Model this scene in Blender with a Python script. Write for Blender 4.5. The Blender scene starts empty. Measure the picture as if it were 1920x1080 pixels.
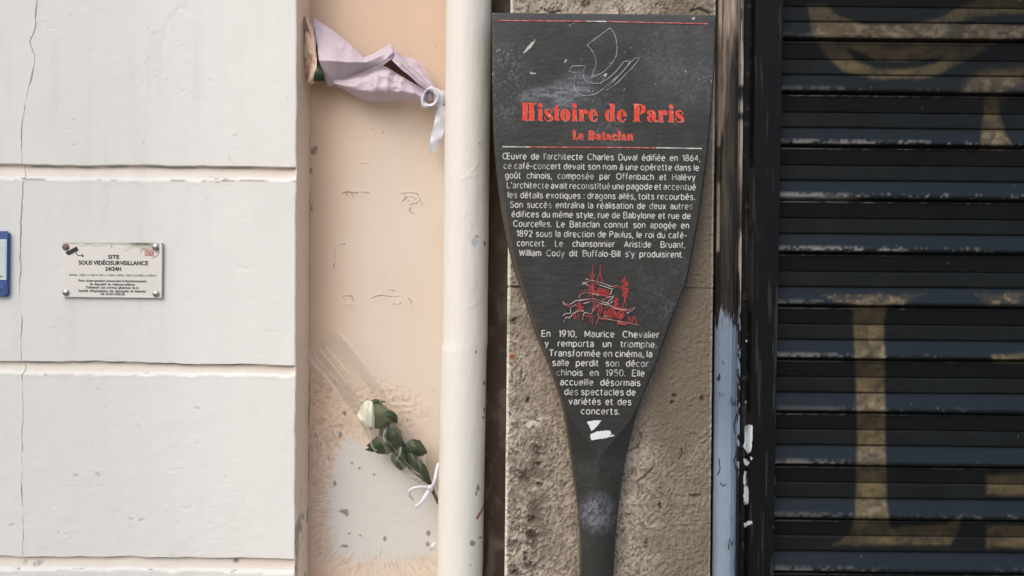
import bpy, bmesh, math, random
import numpy as np
from mathutils import Vector, Matrix

C = bpy.context.scene.collection
# ------------------------------------------------------------------ camera
D = 1.6            # metres from the lens to the face of the left wall (y = 0)
S = 0.00115        # metres per photograph pixel on that face
ZC = 1.55          # eye height
ROLL = math.radians(0.6)
CR, SR = math.cos(ROLL), math.sin(ROLL)
cam_d = bpy.data.cameras.new("Camera")
cam = bpy.data.objects.new("Camera", cam_d)
C.objects.link(cam)
cam.matrix_world = Matrix.Translation((0, -D, ZC)) @ Matrix.Rotation(math.radians(90), 4, 'X') @ Matrix.Rotation(ROLL, 4, 'Z')
cam_d.sensor_width = 36
cam_d.lens = 36 * D / (1920 * S)
cam_d.clip_start = 0.02
cam_d.clip_end = 500
bpy.context.scene.camera = cam
# ------------------------------------------------------------------ light
SUN_EL, SUN_AZ = math.radians(44), math.radians(-33)   # azimuth from straight behind the camera, minus = from the left
w = bpy.data.worlds.new("World")
bpy.context.scene.world = w
w.use_nodes = True
nt = w.node_tree
bg = nt.nodes['Background']
sky = nt.nodes.new('ShaderNodeTexSky')
sky.sky_type = 'NISHITA'
sky.sun_disc = False
sky.sun_elevation = SUN_EL
sdir = Vector((math.sin(SUN_AZ) * math.cos(SUN_EL), -math.cos(SUN_AZ) * math.cos(SUN_EL), math.sin(SUN_EL)))
sky.sun_rotation = math.atan2(sdir.x, sdir.y)
sky.air_density = 1.0
sky.dust_density = 3.5
sky.ozone_density = 0.6
nt.links.new(sky.outputs[0], bg.inputs[0])
bg.inputs[1].default_value = 0.148
sun_d = bpy.data.lights.new("sun", 'SUN')
sun_d.energy = 0.78
sun_d.angle = math.radians(50)
sun_d.color = (0.985, 1.0, 0.955)
sun = bpy.data.objects.new("sun", sun_d)
C.objects.link(sun)
sun.rotation_euler = (-sdir).to_track_quat('-Z', 'Y').to_euler()
vs = bpy.context.scene.view_settings
vs.view_transform = 'Standard'
vs.look = 'None'
vs.exposure = 0.19
vs.gamma = 1.0
vs.use_curve_mapping = False

# ------------------------------------------------------------------ helpers
def at(px, py, y=0.0):
    u, v = (px - 960) * S, -(py - 540) * S
    k = (D + y) / D
    return Vector(((u * CR - v * SR) * k, y, ZC + (u * SR + v * CR) * k))

def proj(X, Y, Z):
    k = D / (D + Y)
    u, v = X * k / S, (Z - ZC) * k / S
    return 960 + u * CR + v * SR, 540 - (-u * SR + v * CR)

_lat = np.random.RandomState(7).rand(16, 256, 256)
def vn(x, y, cell, seed=0):
    x = x / cell + seed * 13.37; y = y / cell + seed * 7.71
    xi = np.floor(x).astype(int); yi = np.floor(y).astype(int)
    fx = x - xi; fy = y - yi
    fx = fx * fx * (3 - 2 * fx); fy = fy * fy * (3 - 2 * fy)
    L = _lat[seed % 16]
    a = L[xi % 256, yi % 256]; b = L[(xi + 1) % 256, yi % 256]
    c = L[xi % 256, (yi + 1) % 256]; d = L[(xi + 1) % 256, (yi + 1) % 256]
    return (a * (1 - fx) + b * fx) * (1 - fy) + (c * (1 - fx) + d * fx) * fy

def fbm(x, y, cell, seed=0, oct=4, gain=0.5):
    t = 0; a = 1; n = 0
    for i in range(oct):
        t = t + a * vn(x, y, cell / 2 ** i, seed + i); n += a; a *= gain
    return t / n

def sst(a, b, x):
    t = np.clip((x - a) / (b - a), 0, 1)
    return t * t * (3 - 2 * t)

def poly_dist(px, py, pts):
    """distance from the pixel arrays to a polyline; far from it: 1e3"""
    pts = np.array(pts, float)
    out = np.full(px.shape, 1e3)
    x0, x1 = pts[:, 0].min() - 40, pts[:, 0].max() + 40
    y0, y1 = pts[:, 1].min() - 40, pts[:, 1].max() + 40
    m = (px > x0) & (px < x1) & (py > y0) & (py < y1)
    if not m.any(): return out
    X, Y = px[m], py[m]
    d = np.full(X.shape, 1e3)
    for (ax, ay), (bx, by) in zip(pts[:-1], pts[1:]):
        dx, dy = bx - ax, by - ay
        L = dx * dx + dy * dy + 1e-9
        t = np.clip(((X - ax) * dx + (Y - ay) * dy) / L, 0, 1)
        d = np.minimum(d, np.hypot(X - ax - t * dx, Y - ay - t * dy))
    out[m] = d
    return out

def poly_in(px, py, pts, soft=3.0):
    """soft inside mask of a polygon"""
    pts = np.array(pts, float)
    ins = np.zeros(px.shape, bool)
    n = len(pts)
    for i in range(n):
        (ax, ay), (bx, by) = pts[i], pts[(i + 1) % n]
        c = ((ay > py) != (by > py)) & (px < (bx - ax) * (py - ay) / (by - ay + 1e-12) + ax)
        ins ^= c
    d = poly_dist(px, py, list(pts) + [pts[0]])
    return np.where(ins, 0.5 + 0.5 * np.clip(d / soft, 0, 1), 0.5 - 0.5 * np.clip(d / soft, 0, 1))

def blob(px, py, cx, cy, rx, ry, rot=0):
    a = math.radians(rot); dx, dy = px - cx, py - cy
    u = dx * math.cos(a) + dy * math.sin(a); v = -dx * math.sin(a) + dy * math.cos(a)
    return np.clip(1 - np.hypot(u / rx, v / ry), 0, 1)

# ---- materials
def lin(r, g, b):
    f = lambda c: (c / 255 / 12.92) if c / 255 <= 0.04045 else ((c / 255 + 0.055) / 1.055) ** 2.4
    return (f(r), f(g), f(b))

def mat(name, base, masks=(), rough=0.6, spec=0.3, var=None, bump=None, bump2=None, metal=0.0, sss=None, rough_var=0.0):
    m = bpy.data.materials.new(name)
    m.use_nodes = True
    t = m.node_tree; N = t.nodes; L = t.links
    b = N['Principled BSDF']
    tc = N.new('ShaderNodeTexCoord')
    col = N.new('ShaderNodeRGB'); col.outputs[0].default_value = (*base, 1)
    out = col.outputs[0]
    if var:
        scale, amount = var
        nz = N.new('ShaderNodeTexNoise'); nz.inputs['Scale'].default_value = scale
        nz.inputs['Detail'].default_value = 6; nz.inputs['Roughness'].default_value = 0.6
        L.new(tc.outputs['Object'], nz.inputs['Vector'])
        mr = N.new('ShaderNodeMapRange')
        mr.inputs['From Min'].default_value = 0.3; mr.inputs['From Max'].default_value = 0.7
        mr.inputs['To Min'].default_value = 1 - amount; mr.inputs['To Max'].default_value = 1 + amount
        L.new(nz.outputs['Fac'], mr.inputs['Value'])
        vm = N.new('ShaderNodeVectorMath'); vm.operation = 'SCALE'
        L.new(out, vm.inputs[0]); L.new(mr.outputs[0], vm.inputs['Scale'])
        out = vm.outputs[0]
    ro = None
    for mk in masks:
        attr, c = mk[0], mk[1]
        a = N.new('ShaderNodeAttribute'); a.attribute_name = attr
        mx = N.new('ShaderNodeMix'); mx.data_type = 'RGBA'
        L.new(a.outputs['Fac'], mx.inputs[0]); L.new(out, mx.inputs[6])
        mx.inputs[7].default_value = (*c, 1)
        out = mx.outputs[2]
        if len(mk) > 2:
            mr = N.new('ShaderNodeMix'); mr.data_type = 'FLOAT'
            L.new(a.outputs['Fac'], mr.inputs[0])
            if ro is None: mr.inputs[2].default_value = rough
            else: L.new(ro, mr.inputs[2])
            mr.inputs[3].default_value = mk[2]
            ro = mr.outputs[0]
    L.new(out, b.inputs['Base Color'])
    if ro is not None: L.new(ro, b.inputs['Roughness'])
    else: b.inputs['Roughness'].default_value = rough
    b.inputs['Specular IOR Level'].default_value = spec
    b.inputs['Metallic'].default_value = metal
    if sss:
        b.inputs['Subsurface Weight'].default_value = sss
        b.inputs['Subsurface Radius'].default_value = (0.004, 0.003, 0.002)
    prev = None
    for bp in (bump, bump2):
        if not bp: continue
        scale, strength, dist = bp[:3]
        nz = N.new('ShaderNodeTexNoise'); nz.inputs['Scale'].default_value = scale
        nz.inputs['Detail'].default_value = 5
        mp = N.new('ShaderNodeMapping')
        if len(bp) > 3: mp.inputs['Scale'].default_value = bp[3]
        L.new(tc.outputs['Object'], mp.inputs['Vector']); L.new(mp.outputs[0], nz.inputs['Vector'])
        bn = N.new('ShaderNodeBump'); bn.inputs['Strength'].default_value = strength
        bn.inputs['Distance'].default_value = dist
        L.new(nz.outputs['Fac'], bn.inputs['Height'])
        if prev is not None: L.new(prev, bn.inputs['Normal'])
        prev = bn.outputs[0]
    if prev is not None: L.new(prev, b.inputs['Normal'])
    return m

# ---- objects
def thing(name, label, cat, loc=(0, 0, 0), group=None):
    o = bpy.data.objects.new(name, None)
    o.empty_display_size = 0.05
    C.objects.link(o)
    o.location = loc
    o['label'] = label; o['category'] = cat
    if group: o['group'] = group
    return o

def link(name, me, m, parent=None, smooth=False):
    o = bpy.data.objects.new(name, me)
    C.objects.link(o)
    if m is not None: me.materials.append(m)
    if smooth:
        me.polygons.foreach_set('use_smooth', [True] * len(me.polygons))
    if parent is not None:
        o.parent = parent
        o.matrix_parent_inverse = Matrix.Translation(-Vector(parent_world(parent)))
    return o

def parent_world(p):
    return p.location if p.parent is None else Vector((0, 0, 0))   # every child mesh keeps world coordinates

def tag(o, label, cat, group=None):
    o['label'] = label; o['category'] = cat
    if group: o['group'] = group
    return o

def grid_obj(name, P, m, parent=None, attrs=None, smooth=True, flip=False):
    r, c, _ = P.shape
    me = bpy.data.meshes.new(name)
    idx = np.arange(r * c).reshape(r, c)
    q = np.stack([idx[:-1, :-1], idx[:-1, 1:], idx[1:, 1:], idx[1:, :-1]], -1).reshape(-1, 4)
    if flip: q = q[:, ::-1]
    me.vertices.add(r * c)
    me.vertices.foreach_set('co', P.reshape(-1).astype(np.float32))
    nq = len(q)
    me.loops.add(nq * 4)
    me.loops.foreach_set('vertex_index', q.reshape(-1).astype(np.int32))
    me.polygons.add(nq)
    me.polygons.foreach_set('loop_start', np.arange(0, nq * 4, 4, dtype=np.int32))
    me.update(calc_edges=True)
    for k, v in (attrs or {}).items():
        a = me.attributes.new(k, 'FLOAT', 'POINT')
        a.data.foreach_set('value', np.clip(v, 0, 1).reshape(-1).astype(np.float32))
    o = link(name, me, m, parent, smooth)
    return o

def pyd(name, v, f, m, parent=None, smooth=False):
    me = bpy.data.meshes.new(name)
    me.from_pydata([tuple(x) for x in v], [], f)
    me.update()
    return link(name, me, m, parent, smooth)

def solid(o, t, offset=-1, bevel=0):
    md = o.modifiers.new('thickness', 'SOLIDIFY'); md.thickness = t; md.offset = offset
    if bevel:
        b = o.modifiers.new('bevel', 'BEVEL'); b.width = bevel; b.segments = 2; b.limit_method = 'ANGLE'
    return o

def box_bm(bm, x0, x1, y0, y1, z0, z1):
    r = bmesh.ops.create_cube(bm, size=1, matrix=Matrix.Translation(((x0 + x1) / 2, (y0 + y1) / 2, (z0 + z1) / 2)) @ Matrix.Diagonal((x1 - x0, y1 - y0, z1 - z0, 1)))
    return r['verts']

def bm_obj(name, bm, m, parent=None, smooth=False, bevel=0):
    me = bpy.data.meshes.new(name); bm.to_mesh(me); bm.free()
    o = link(name, me, m, parent, smooth)
    if bevel:
        b = o.modifiers.new('bevel', 'BEVEL'); b.width = bevel; b.segments = 2; b.limit_method = 'ANGLE'
    return o

def axis(*spans):
    """joined sample positions: spans of (start, end, step)"""
    a = []
    for s0, s1, st in spans:
        n = max(1, int(round(abs(s1 - s0) / st)))
        a.append(np.linspace(s0, s1, n + 1))
    return np.unique(np.round(np.concatenate(a), 6))

ZT, ZB = ZC + 0.66, ZC - 0.66     # a little beyond the frame
WALL_TOP = 3.2

# ------------------------------------------------------------------ ground
bm = bmesh.new()
bmesh.ops.create_grid(bm, x_segments=8, y_segments=8, size=40)
pv = bm_obj('pavement', bm, mat('asphalt_pavement', (0.22, 0.21, 0.2), rough=0.85, var=(6, 0.2), bump=(300, 0.3, 0.002)))
pv['kind'] = 'structure'

# ------------------------------------------------------------------ left wall (rendered masonry courses)
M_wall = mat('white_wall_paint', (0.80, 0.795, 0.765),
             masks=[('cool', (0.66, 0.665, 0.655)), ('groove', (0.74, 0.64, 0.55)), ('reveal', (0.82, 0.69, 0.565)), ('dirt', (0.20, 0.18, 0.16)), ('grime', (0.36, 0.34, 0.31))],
             rough=0.55, spec=0.3, var=(3.0, 0.02), bump=(220, 0.10, 0.002), bump2=(28, 0.12, 0.006))
def build_wall():
    root = thing('rendered_wall', 'white painted masonry wall with horizontal grooves and a vertical crack', 'wall', (-0.9, 0.1, 0))
    g = [(309.5, 339), (680.5, 705), (1044.5, 1073)]
    gz = [(at(280, a).z, at(280, b).z) for a, b in g]
    pitch = gz[0][0] - gz[1][0]
    allg = [(gz[0][0] + pitch, gz[0][1] + pitch)] + gz + [(gz[2][0] - pitch, gz[2][1] - pitch)]
    spans = [(0, ZB, 0.02), (ZB, ZT, 0.0022), (ZT, WALL_TOP, 0.02)]
    for a, b in gz:
        spans += [(a - 0.006, a + 0.006, 0.0006), (b - 0.008, b + 0.008, 0.0012)]
    zs = axis(*spans)
    xc_t, xc_b = at(557, 0).x, at(553, 1080).x
    xl = at(0, 540).x
    cr = at(44, 540).x
    us = axis((xl - 1.0, xl - 0.03, 0.03), (xl - 0.03, -0.4665, 0.0022), (cr - 0.035, cr + 0.035, 0.0008))
    us = us[us <= -0.4665]
    nrev = 44
    Z = np.repeat(zs[:, None], len(us) + nrev, 1)
    t = (zs - at(553, 1080).z) / (at(557, 0).z - at(553, 1080).z)
    xc = xc_b + (xc_t - xc_b) * t
    xc = xc + 0.0016 * (fbm(zs, zs * 0, 0.05, 3) - 0.5) * 2
    X = np.zeros_like(Z); Y = np.zeros_like(Z)
    r = 0.004
    base_end = -0.4665
    nu = len(us)
    X[:, :nu] = us[None, :]
    # stretch the last 60 mm so that the face ends at the leaning corner
    f = np.clip((us - (base_end - 0.06)) / 0.06, 0, 1)
    X[:, :nu] += f[None, :] * ((xc - r)[:, None] - base_end)
    th = np.linspace(0, math.pi / 2, 7)[1:]
    for j in range(6):
        X[:, nu + j] = xc - r + r * math.sin(th[j]); Y[:, nu + j] = r - r * math.cos(th[j])
    dy = np.linspace(r, 0.112, nrev - 6 + 1)[1:]
    for j in range(nrev - 6):
        X[:, nu + 6 + j] = xc; Y[:, nu + 6 + j] = dy[j]
    PX, PY = proj(X, Y, Z)
    rv = np.zeros_like(X); rv[:, nu + 4:] = 1; rv[:, nu:nu + 4] = [0.0, 0.15, 0.35, 0.7]
    # soft colour boundary, wobbly
    face = 1 - rv
    groove = np.zeros_like(X); depth = np.zeros_like(X); gdark = np.zeros_like(X)
    endf = 1 - sst(nu - 3, nu + 2, np.arange(nu + nrev))[None, :]
    for i, (a, b) in enumerate(allg):
        wa = a + 0.0042 * (fbm(X, X * 0 + i, 0.09, 2 + i, 3) - 0.5) * 2 + 0.0012 * (vn(X, X * 0, 0.018, 5 + i) - 0.5)
        wb = b + 0.0042 * (fbm(X, X * 0 + i, 0.05, 9 + i, 5, 0.6) - 0.5) * 2
        dn = (wa - Z) / (wa - wb)            # 0 at the top edge, 1 at the bottom edge
        prof = np.where(dn < 0, 0, np.where(dn < 0.07, dn / 0.07, np.where(dn < 0.75, 1 - 0.5 * (dn - 0.07) / 0.68, 0.5 * (1 - (dn - 0.75) / 0.25))))
        prof = np.where(dn > 1, 0, prof)
        lip = np.exp(-((dn - 1.08) / 0.12) ** 2) * 0.015
        depth += (prof * 0.0100 - lip * 0.012) * endf
        groove = np.maximum(groove, sst(-0.02, 0.04, dn) * (1 - sst(0.35, 0.95, dn)) * (0.62 + 0.35 * sst(-0.75, -0.5, X)))
        sp = sst(0.72, 0.8, fbm(X, Z * 3, 0.02, 4 + i)) * sst(0.6, 0.9, dn) * (1 - sst(1.0, 1.1, dn))
        gdark = np.maximum(gdark, (0.75 if i == 1 else 0.3) * np.exp(-((dn - 0.97) / 0.07) ** 2) * sst(0.42, 0.62, fbm(X, X * 0 + i, 0.03, 14, 3)))
        gdark = np.maximum(gdark, sp * sst(0.5, 0.62, vn(X, X * 0, 0.05, 11 + i)))
        gdark = np.maximum(gdark, 0.7 * sst(0.03, 0.08, dn) * (1 - sst(0.10, 0.20, dn)) * sst(0.3, 0.7, vn(X, Z * 0, 0.035, 12)))  # darker patches just under the groove's top edge
    # crack
    ck = [(70, -60), (70, 0), (66, 30), (67, 48), (57, 78), (66, 105), (65, 125), (58, 150), (51, 180), (46, 205), (41, 235), (41, 308), (47, 330), (42, 345), (40, 420), (39, 480), (37, 560), (41, 600), (40, 676), (46, 690), (41, 706), (43, 751), (44, 791), (41, 830), (42, 875), (40, 920), (42, 950), (44, 982), (43, 1044), (44, 1150)]
    wob = 2.2 * (fbm(PY, PY * 0, 22, 6, 3) - 0.5) * 2
    d = poly_dist(PX + wob, PY, ck)
    cw = 0.35 + 1.5 * fbm(PY, PY * 0, 34, 8, 3) ** 2
    crack = (1 - sst(cw * 0.6, cw * 1.5, d)) * face
    depth += crack * 0.0014 * sst(0.3, 0.6, fbm(PY, PY * 0, 26, 13, 3))
    depth -= 0.0012 * np.exp(-(d / 5.0) ** 2) * (fbm(PX, PY, 16, 2) - 0.3) * face
    dirt = crack * (0.10 + 0.75 * sst(0.35, 0.7, fbm(PY, PY * 0, 26, 3, 3)))
    dirt = np.maximum(dirt, gdark * face)
    dirt = np.maximum(dirt, 1.3 * blob(PX, PY, 62, 1058, 34, 9) * sst(0.35, 0.6, fbm(PX, PY, 14, 3)))
    dirt = np.maximum(dirt, 1.5 * blob(PX, PY, 440, 1053, 8, 6))
    # chips and specks
    n1 = fbm(PX, PY * 1.3, 13, 1, 3)
    dens = 0.04 + 0.06 * sst(650, 1060, PY)
    chips = sst(0.83 - dens, 0.86 - dens, n1) * face * sst(0.45, 0.6, fbm(PX, PY, 120, 5, 2))
    depth += 0.0005 * chips
    sp = sst(0.80, 0.85, fbm(PX, PY, 8, 9, 2)) * sst(0.55, 0.7, fbm(PX, PY, 90, 10, 2)) * face
    dirt = np.maximum(dirt, 0.13 * sp)
    for bx, by, rx, ry, rot in ((137, 224, 6, 2, 10), (268, 268, 4, 2, 0), (139, 272, 6, 2, 0), (226, 195, 2, 2, 0), (133, 27, 3, 2, 0), (440, 253, 7, 2, 8), (182, 700 + 30, 3, 2, 0), (265, 975, 9, 3, -20), (245, 973, 8, 3, 15), (110, 998, 3, 4, 0), (142, 892, 7, 4, 0), (184, 890, 9, 5, 30), (370, 765, 9, 3, 10), (22, 984, 9, 3, -15)):
        bl = blob(PX, PY, bx, by, rx, ry, rot); dirt = np.maximum(dirt, 0.5 * bl); depth += 0.001 * bl
    for pts in ([(305, 60), (315, 40), (335, 15), (350, 10)], [(335, 12), (352, 24)], [(308, 65), (302, 90)]):
        dd = poly_dist(PX, PY, pts); s = (1 - sst(1, 6, dd)); dirt = np.maximum(dirt, 0.10 * s * sst(0.3, 0.6, fbm(PX, PY, 12, 3)))
        depth += 0.0004 * (1 - sst(0, 9, dd))
    for pts in ([(70, 380), (78, 395), (90, 400), (100, 380)], [(110, 405), (130, 380), (160, 385)], [(165, 390), (185, 378)]):
        dd = poly_dist(PX, PY, pts); dirt = np.maximum(dirt, 0.05 * (1 - sst(1, 3, dd)))
    # reveal damage low down
    rd = sst(0.60, 0.72, fbm(PX * 3, PY * 0.6, 24, 4)) * sst(880, 1000, PY) * (1 - face)
    dirt = np.maximum(dirt, 0.7 * rd)
    cl = (1 - sst(0.006, 0.012, 0.112 - Y)) * (1 - face) * sst(0.35, 0.65, fbm(PY, PX * 0, 70, 5)) * sst(620, 760, PY)
    dirt = np.maximum(dirt, cl)
    grime = 0.08 * sst(0.52, 0.75, fbm(X * 5, Z * 0.35, 0.12, 4, 4)) * face * sst(0.4, 0.7, fbm(X, Z, 0.4, 9, 2)) + 0.10 * sst(0.4, 0.7, fbm(X, Z, 0.25, 2)) * sst(700, 1200, PY) * face + 0.03 * sst(0.45, 0.75, fbm(X * 3, Z * 0.5, 0.08, 13)) * face
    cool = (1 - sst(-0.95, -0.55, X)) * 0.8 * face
    # hand trowelled undulation
    depth += 0.0022 * (fbm(X, Z, 0.16, 4, 3) - 0.5) * face
    depth += 0.0006 * (fbm(X, Z * 1.6, 0.008, 2, 3) - 0.5) * (0.4 + 0.6 * fbm(X, Z, 0.3, 3, 2))
    depth += 0.0007 * (fbm(X, Z, 0.02, 6, 3) - 0.5) * (0.5 + 0.8 * sst(600, 1080, PY)) * face
    Y = Y + depth * (face > 0.3) * face
    X = X + (1 - face) * (0.0018 * (fbm(Y, Z, 0.03, 8) - 0.5) + rd * -0.002)
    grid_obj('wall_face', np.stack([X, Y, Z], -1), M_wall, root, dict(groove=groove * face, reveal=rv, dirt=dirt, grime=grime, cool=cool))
build_wall()

# ------------------------------------------------------------------ recess back (peach plaster)
YN = 0.105
M_niche = mat('peach_plaster', (0.72, 0.525, 0.395),
              masks=[('fade', (0.735, 0.645, 0.55)), ('stain_shade', (0.77, 0.53, 0.36)), ('cement', (0.655, 0.635, 0.60)), ('streak', (0.74, 0.66, 0.57)), ('speck', (0.24, 0.19, 0.15)), ('dark', (0.085, 0.062, 0.043)), ('darkvar', (0.20, 0.17, 0.14))],
              rough=0.6, spec=0.3, var=(9, 0.03), bump=(260, 0.12, 0.002), bump2=(40, 0.10, 0.004))
def build_niche():
    root = thing('recess_wall', 'peach plaster back of the narrow recess behind the drainpipe', 'wall', (-0.2, YN, 0))
    xa, xb = at(570, 540, YN).x, at(965, 540, YN).x
    xs = axis((-2.0, xa, 0.2), (xa, at(840, 540, YN).x, 0.0014), (at(840, 540, YN).x, at(895, 540, YN).x, 0.006), (at(895, 540, YN).x, xb, 0.0016), (xb, 2.2, 0.2))
    zs = axis((0, ZB, 0.05), (ZB, ZT, 0.0015), (ZT, WALL_TOP, 0.05))
    X, Z = np.meshgrid(xs, zs); Y = np.full_like(X, YN)
    PX, PY = proj(X, Y, Z)
    # cement patch with brushed star-shaped rim
    cx, cy = 715, 950
    dx, dy = PX - cx, PY - cy
    th = np.arctan2(dy, dx); rr = np.hypot(dx, dy)
    ths = np.linspace(-math.pi, math.pi, 33)
    prof = np.interp(th, np.radians([-180, -165, -150, -135, -118, -105, -90, -70, -45, -25, -10, 0, 20, 45, 60, 90, 120, 135, 150, 165, 180]),
                     [104, 108, 118, 138, 156, 128, 106, 92, 88, 106, 130, 150, 150, 135, 112, 97, 112, 128, 118, 107, 104])
    tw = th + 0.10 * (fbm(PX, PY, 50, 9, 2) - 0.5)
    ray = fbm(tw * 52, rr * 0.03, 1.6, 3, 4, 0.6)
    ray2 = fbm(tw * 150, rr * 0.16, 1.6, 7, 3)
    ray3 = fbm(tw * 130, rr * 0.12, 1.6, 11, 3)
    hair = np.exp(-((rr - prof * 1.10) / 24) ** 2) * sst(-1.0, 0.2, np.sin(th) + 0.5 * (np.cos(th) < -0.2))
    edge = prof * (0.93 + (0.55 - 0.30 * sst(0.2, 0.9, -np.sin(th))) * (ray - 0.5) + 0.22 * (fbm(PX, PY, 34, 2) - 0.5))
    soft_edge = 1 - sst(-16, 22, rr - prof * (0.98 + 0.22 * (fbm(PX, PY, 34, 2) - 0.5)))
    cement = 0.22 * soft_edge + 0.78 * (1 - sst(-4, 7, rr - edge))
    fringe = np.exp(-((rr - prof * 1.03) / 20) ** 2) * sst(0.25, 0.55, fbm(PX, PY, 50, 8, 3))
    streak = np.maximum(fringe, hair) * sst(0.52, 0.62, ray2) * (cement < 0.8)
    # peach fades towards the middle, the corner's warm shade painted in at the left
    fade = sst(585, 700, PX) * sst(60, 380, PY) * (0.85 + 0.3 * (fbm(PX, PY, 90, 4) - 0.5))
    stain_shade = 0.75 * (1 - sst(575, 650, PX + 30 * (fbm(PX, PY, 60, 6) - 0.5))) * (1 - 0.5 * sst(100, 500, PY))
    gran = sst(0.50, 0.66, fbm(PX, PY, 6, 5, 3))
    zone = np.maximum(blob(PX, PY, 610, 800, 70, 170) * 1.6, blob(PX, PY, 715, 765, 120, 62, 12) * 1.7)
    zone = np.clip(zone, 0, 1) * (1 - cement)
    stain_shade = np.maximum(stain_shade, zone * (0.18 + 0.42 * gran))
    soil = zone * gran * 0.8 * sst(0.35, 0.6, fbm(PX, PY, 45, 7, 2))
    stain_shade = np.maximum(stain_shade, 0.38 * np.clip(1 - np.abs(rr - prof * 1.25) / 70, 0, 1) * (1 - cement) * (0.6 + 0.8 * (fbm(PX, PY, 30, 3, 3) - 0.5)))
    stain_shade = np.maximum(stain_shade, 0.55 * fringe * (1 - sst(0.38, 0.52, ray2)) * (1 - cement))
    speck = np.zeros_like(X) + 0.35 * soil
    speck = np.maximum(speck, 0.34 * hair * sst(0.56, 0.66, ray3) * (1 - cement))
    speck = np.maximum(speck, sst(0.80, 0.86, fbm(PX, PY, 8, 2, 2)) * 0.7 * zone)
    speck = np.maximum(speck, 0.7 * sst(0.88, 0.92, fbm(PX, PY, 5, 12, 2)) * sst(0.55, 0.7, fbm(PX, PY, 60, 3, 2)))
    depth = np.zeros_like(X)
    marks = [([(643, 362), (652, 360), (663, 363), (674, 361), (692, 363)], 1.3), ([(650, 363), (652, 368)], 1.0), ([(660, 364), (662, 369)], 1.0),
             ([(752, 364), (770, 362), (782, 364), (792, 382)], 0.9), ([(754, 378), (762, 372), (774, 370), (780, 374)], 1.0), ([(768, 384), (782, 382), (784, 378)], 0.8), ([(770, 390), (768, 396), (776, 400)], 0.9), ([(760, 368), (766, 380), (768, 372)], 0.9),
             ([(640, 560), (650, 555), (660, 556), (662, 564), (656, 570)], 1.0), ([(646, 574), (660, 572)], 0.7),
             ([(694, 562), (704, 556), (716, 554), (742, 558), (752, 556)], 0.9), ([(724, 543), (740, 546), (748, 550)], 0.9), ([(738, 570), (746, 574), (752, 568)], 0.8), ([(766, 560), (772, 566), (770, 572)], 0.8),
             ([(676, 308), (692, 306)], 0.7),
             ([(627, 463), (629, 478), (626, 500)], 1.1), ([(638, 460), (646, 458)], 1.3)]
    for pts, wd in marks:
        d = poly_dist(PX, PY, pts)
        s = 1 - sst(wd * 0.5, wd * 1.5, d)
        speck = np.maximum(speck, 0.75 * s * sst(0.35, 0.65, fbm(PX, PY, 7, 4, 3)))
        depth += s * 0.0012
        depth -= 0.0010 * np.exp(-(d / 6) ** 2) * fbm(PX, PY, 9, 8)
    for bx, by, rx, ry in ((589, 284, 7, 9), (592, 278, 5, 4), (583, 320, 3, 8), (584, 390, 2, 8), (649, 961, 7, 8), (642, 958, 8, 4), (646, 1024, 9, 4), (702, 890, 4, 3), (660, 868, 4, 3), (674, 878, 3, 3), (628, 906, 4, 7), (722, 1010, 4, 6), (803, 1000, 5, 7), (802, 1020, 4, 6), (676, 1004, 3, 2), (655, 1000, 4, 2), (646, 775, 6, 5), (638, 815, 4, 8)):
        bl = blob(PX, PY, bx, by, rx * 1.25, ry * 1.25)
        speck = np.maximum(speck, sst(0.2, 0.6, bl * (0.2 + 1.7 * fbm(PX, PY, 4.5, 6, 3))) * 0.85)
    # corner line
    d = PX - (581 - 5 * (PY / 1080))
    speck = np.maximum(speck, (1 - sst(0.5, 3.0, np.abs(d - 1))) * sst(0.35, 0.6, fbm(PY, PX * 0, 60, 7, 3)) * (0.35 + 0.6 * sst(600, 760, PY)))
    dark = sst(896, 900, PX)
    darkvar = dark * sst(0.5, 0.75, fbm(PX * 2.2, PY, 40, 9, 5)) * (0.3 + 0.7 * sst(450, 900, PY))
    depth += 0.0016 * (0.5 - fbm(X, Z, 0.10, 5, 4)) + 0.0038 * zone * (fbm(PX, PY, 6, 5, 3) - 0.5)
    depth += 0.0022 * np.maximum(fringe, hair) * (ray2 - 0.5) + 0.0010 * cement * (fbm(PX, PY, 14, 3) - 0.5) - 0.001 * cement
    depth += dark * 0.004 * (fbm(PX * 2, PY * 0.6, 20, 3) - 0.5)
    Y = Y + depth
    grid_obj('plaster_face', np.stack([X, Y, Z], -1), M_niche, root, dict(fade=fade, stain_shade=stain_shade, cement=cement * 0.95, streak=streak * 0.7, speck=speck, dark=dark, darkvar=darkvar))
build_niche()

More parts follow.
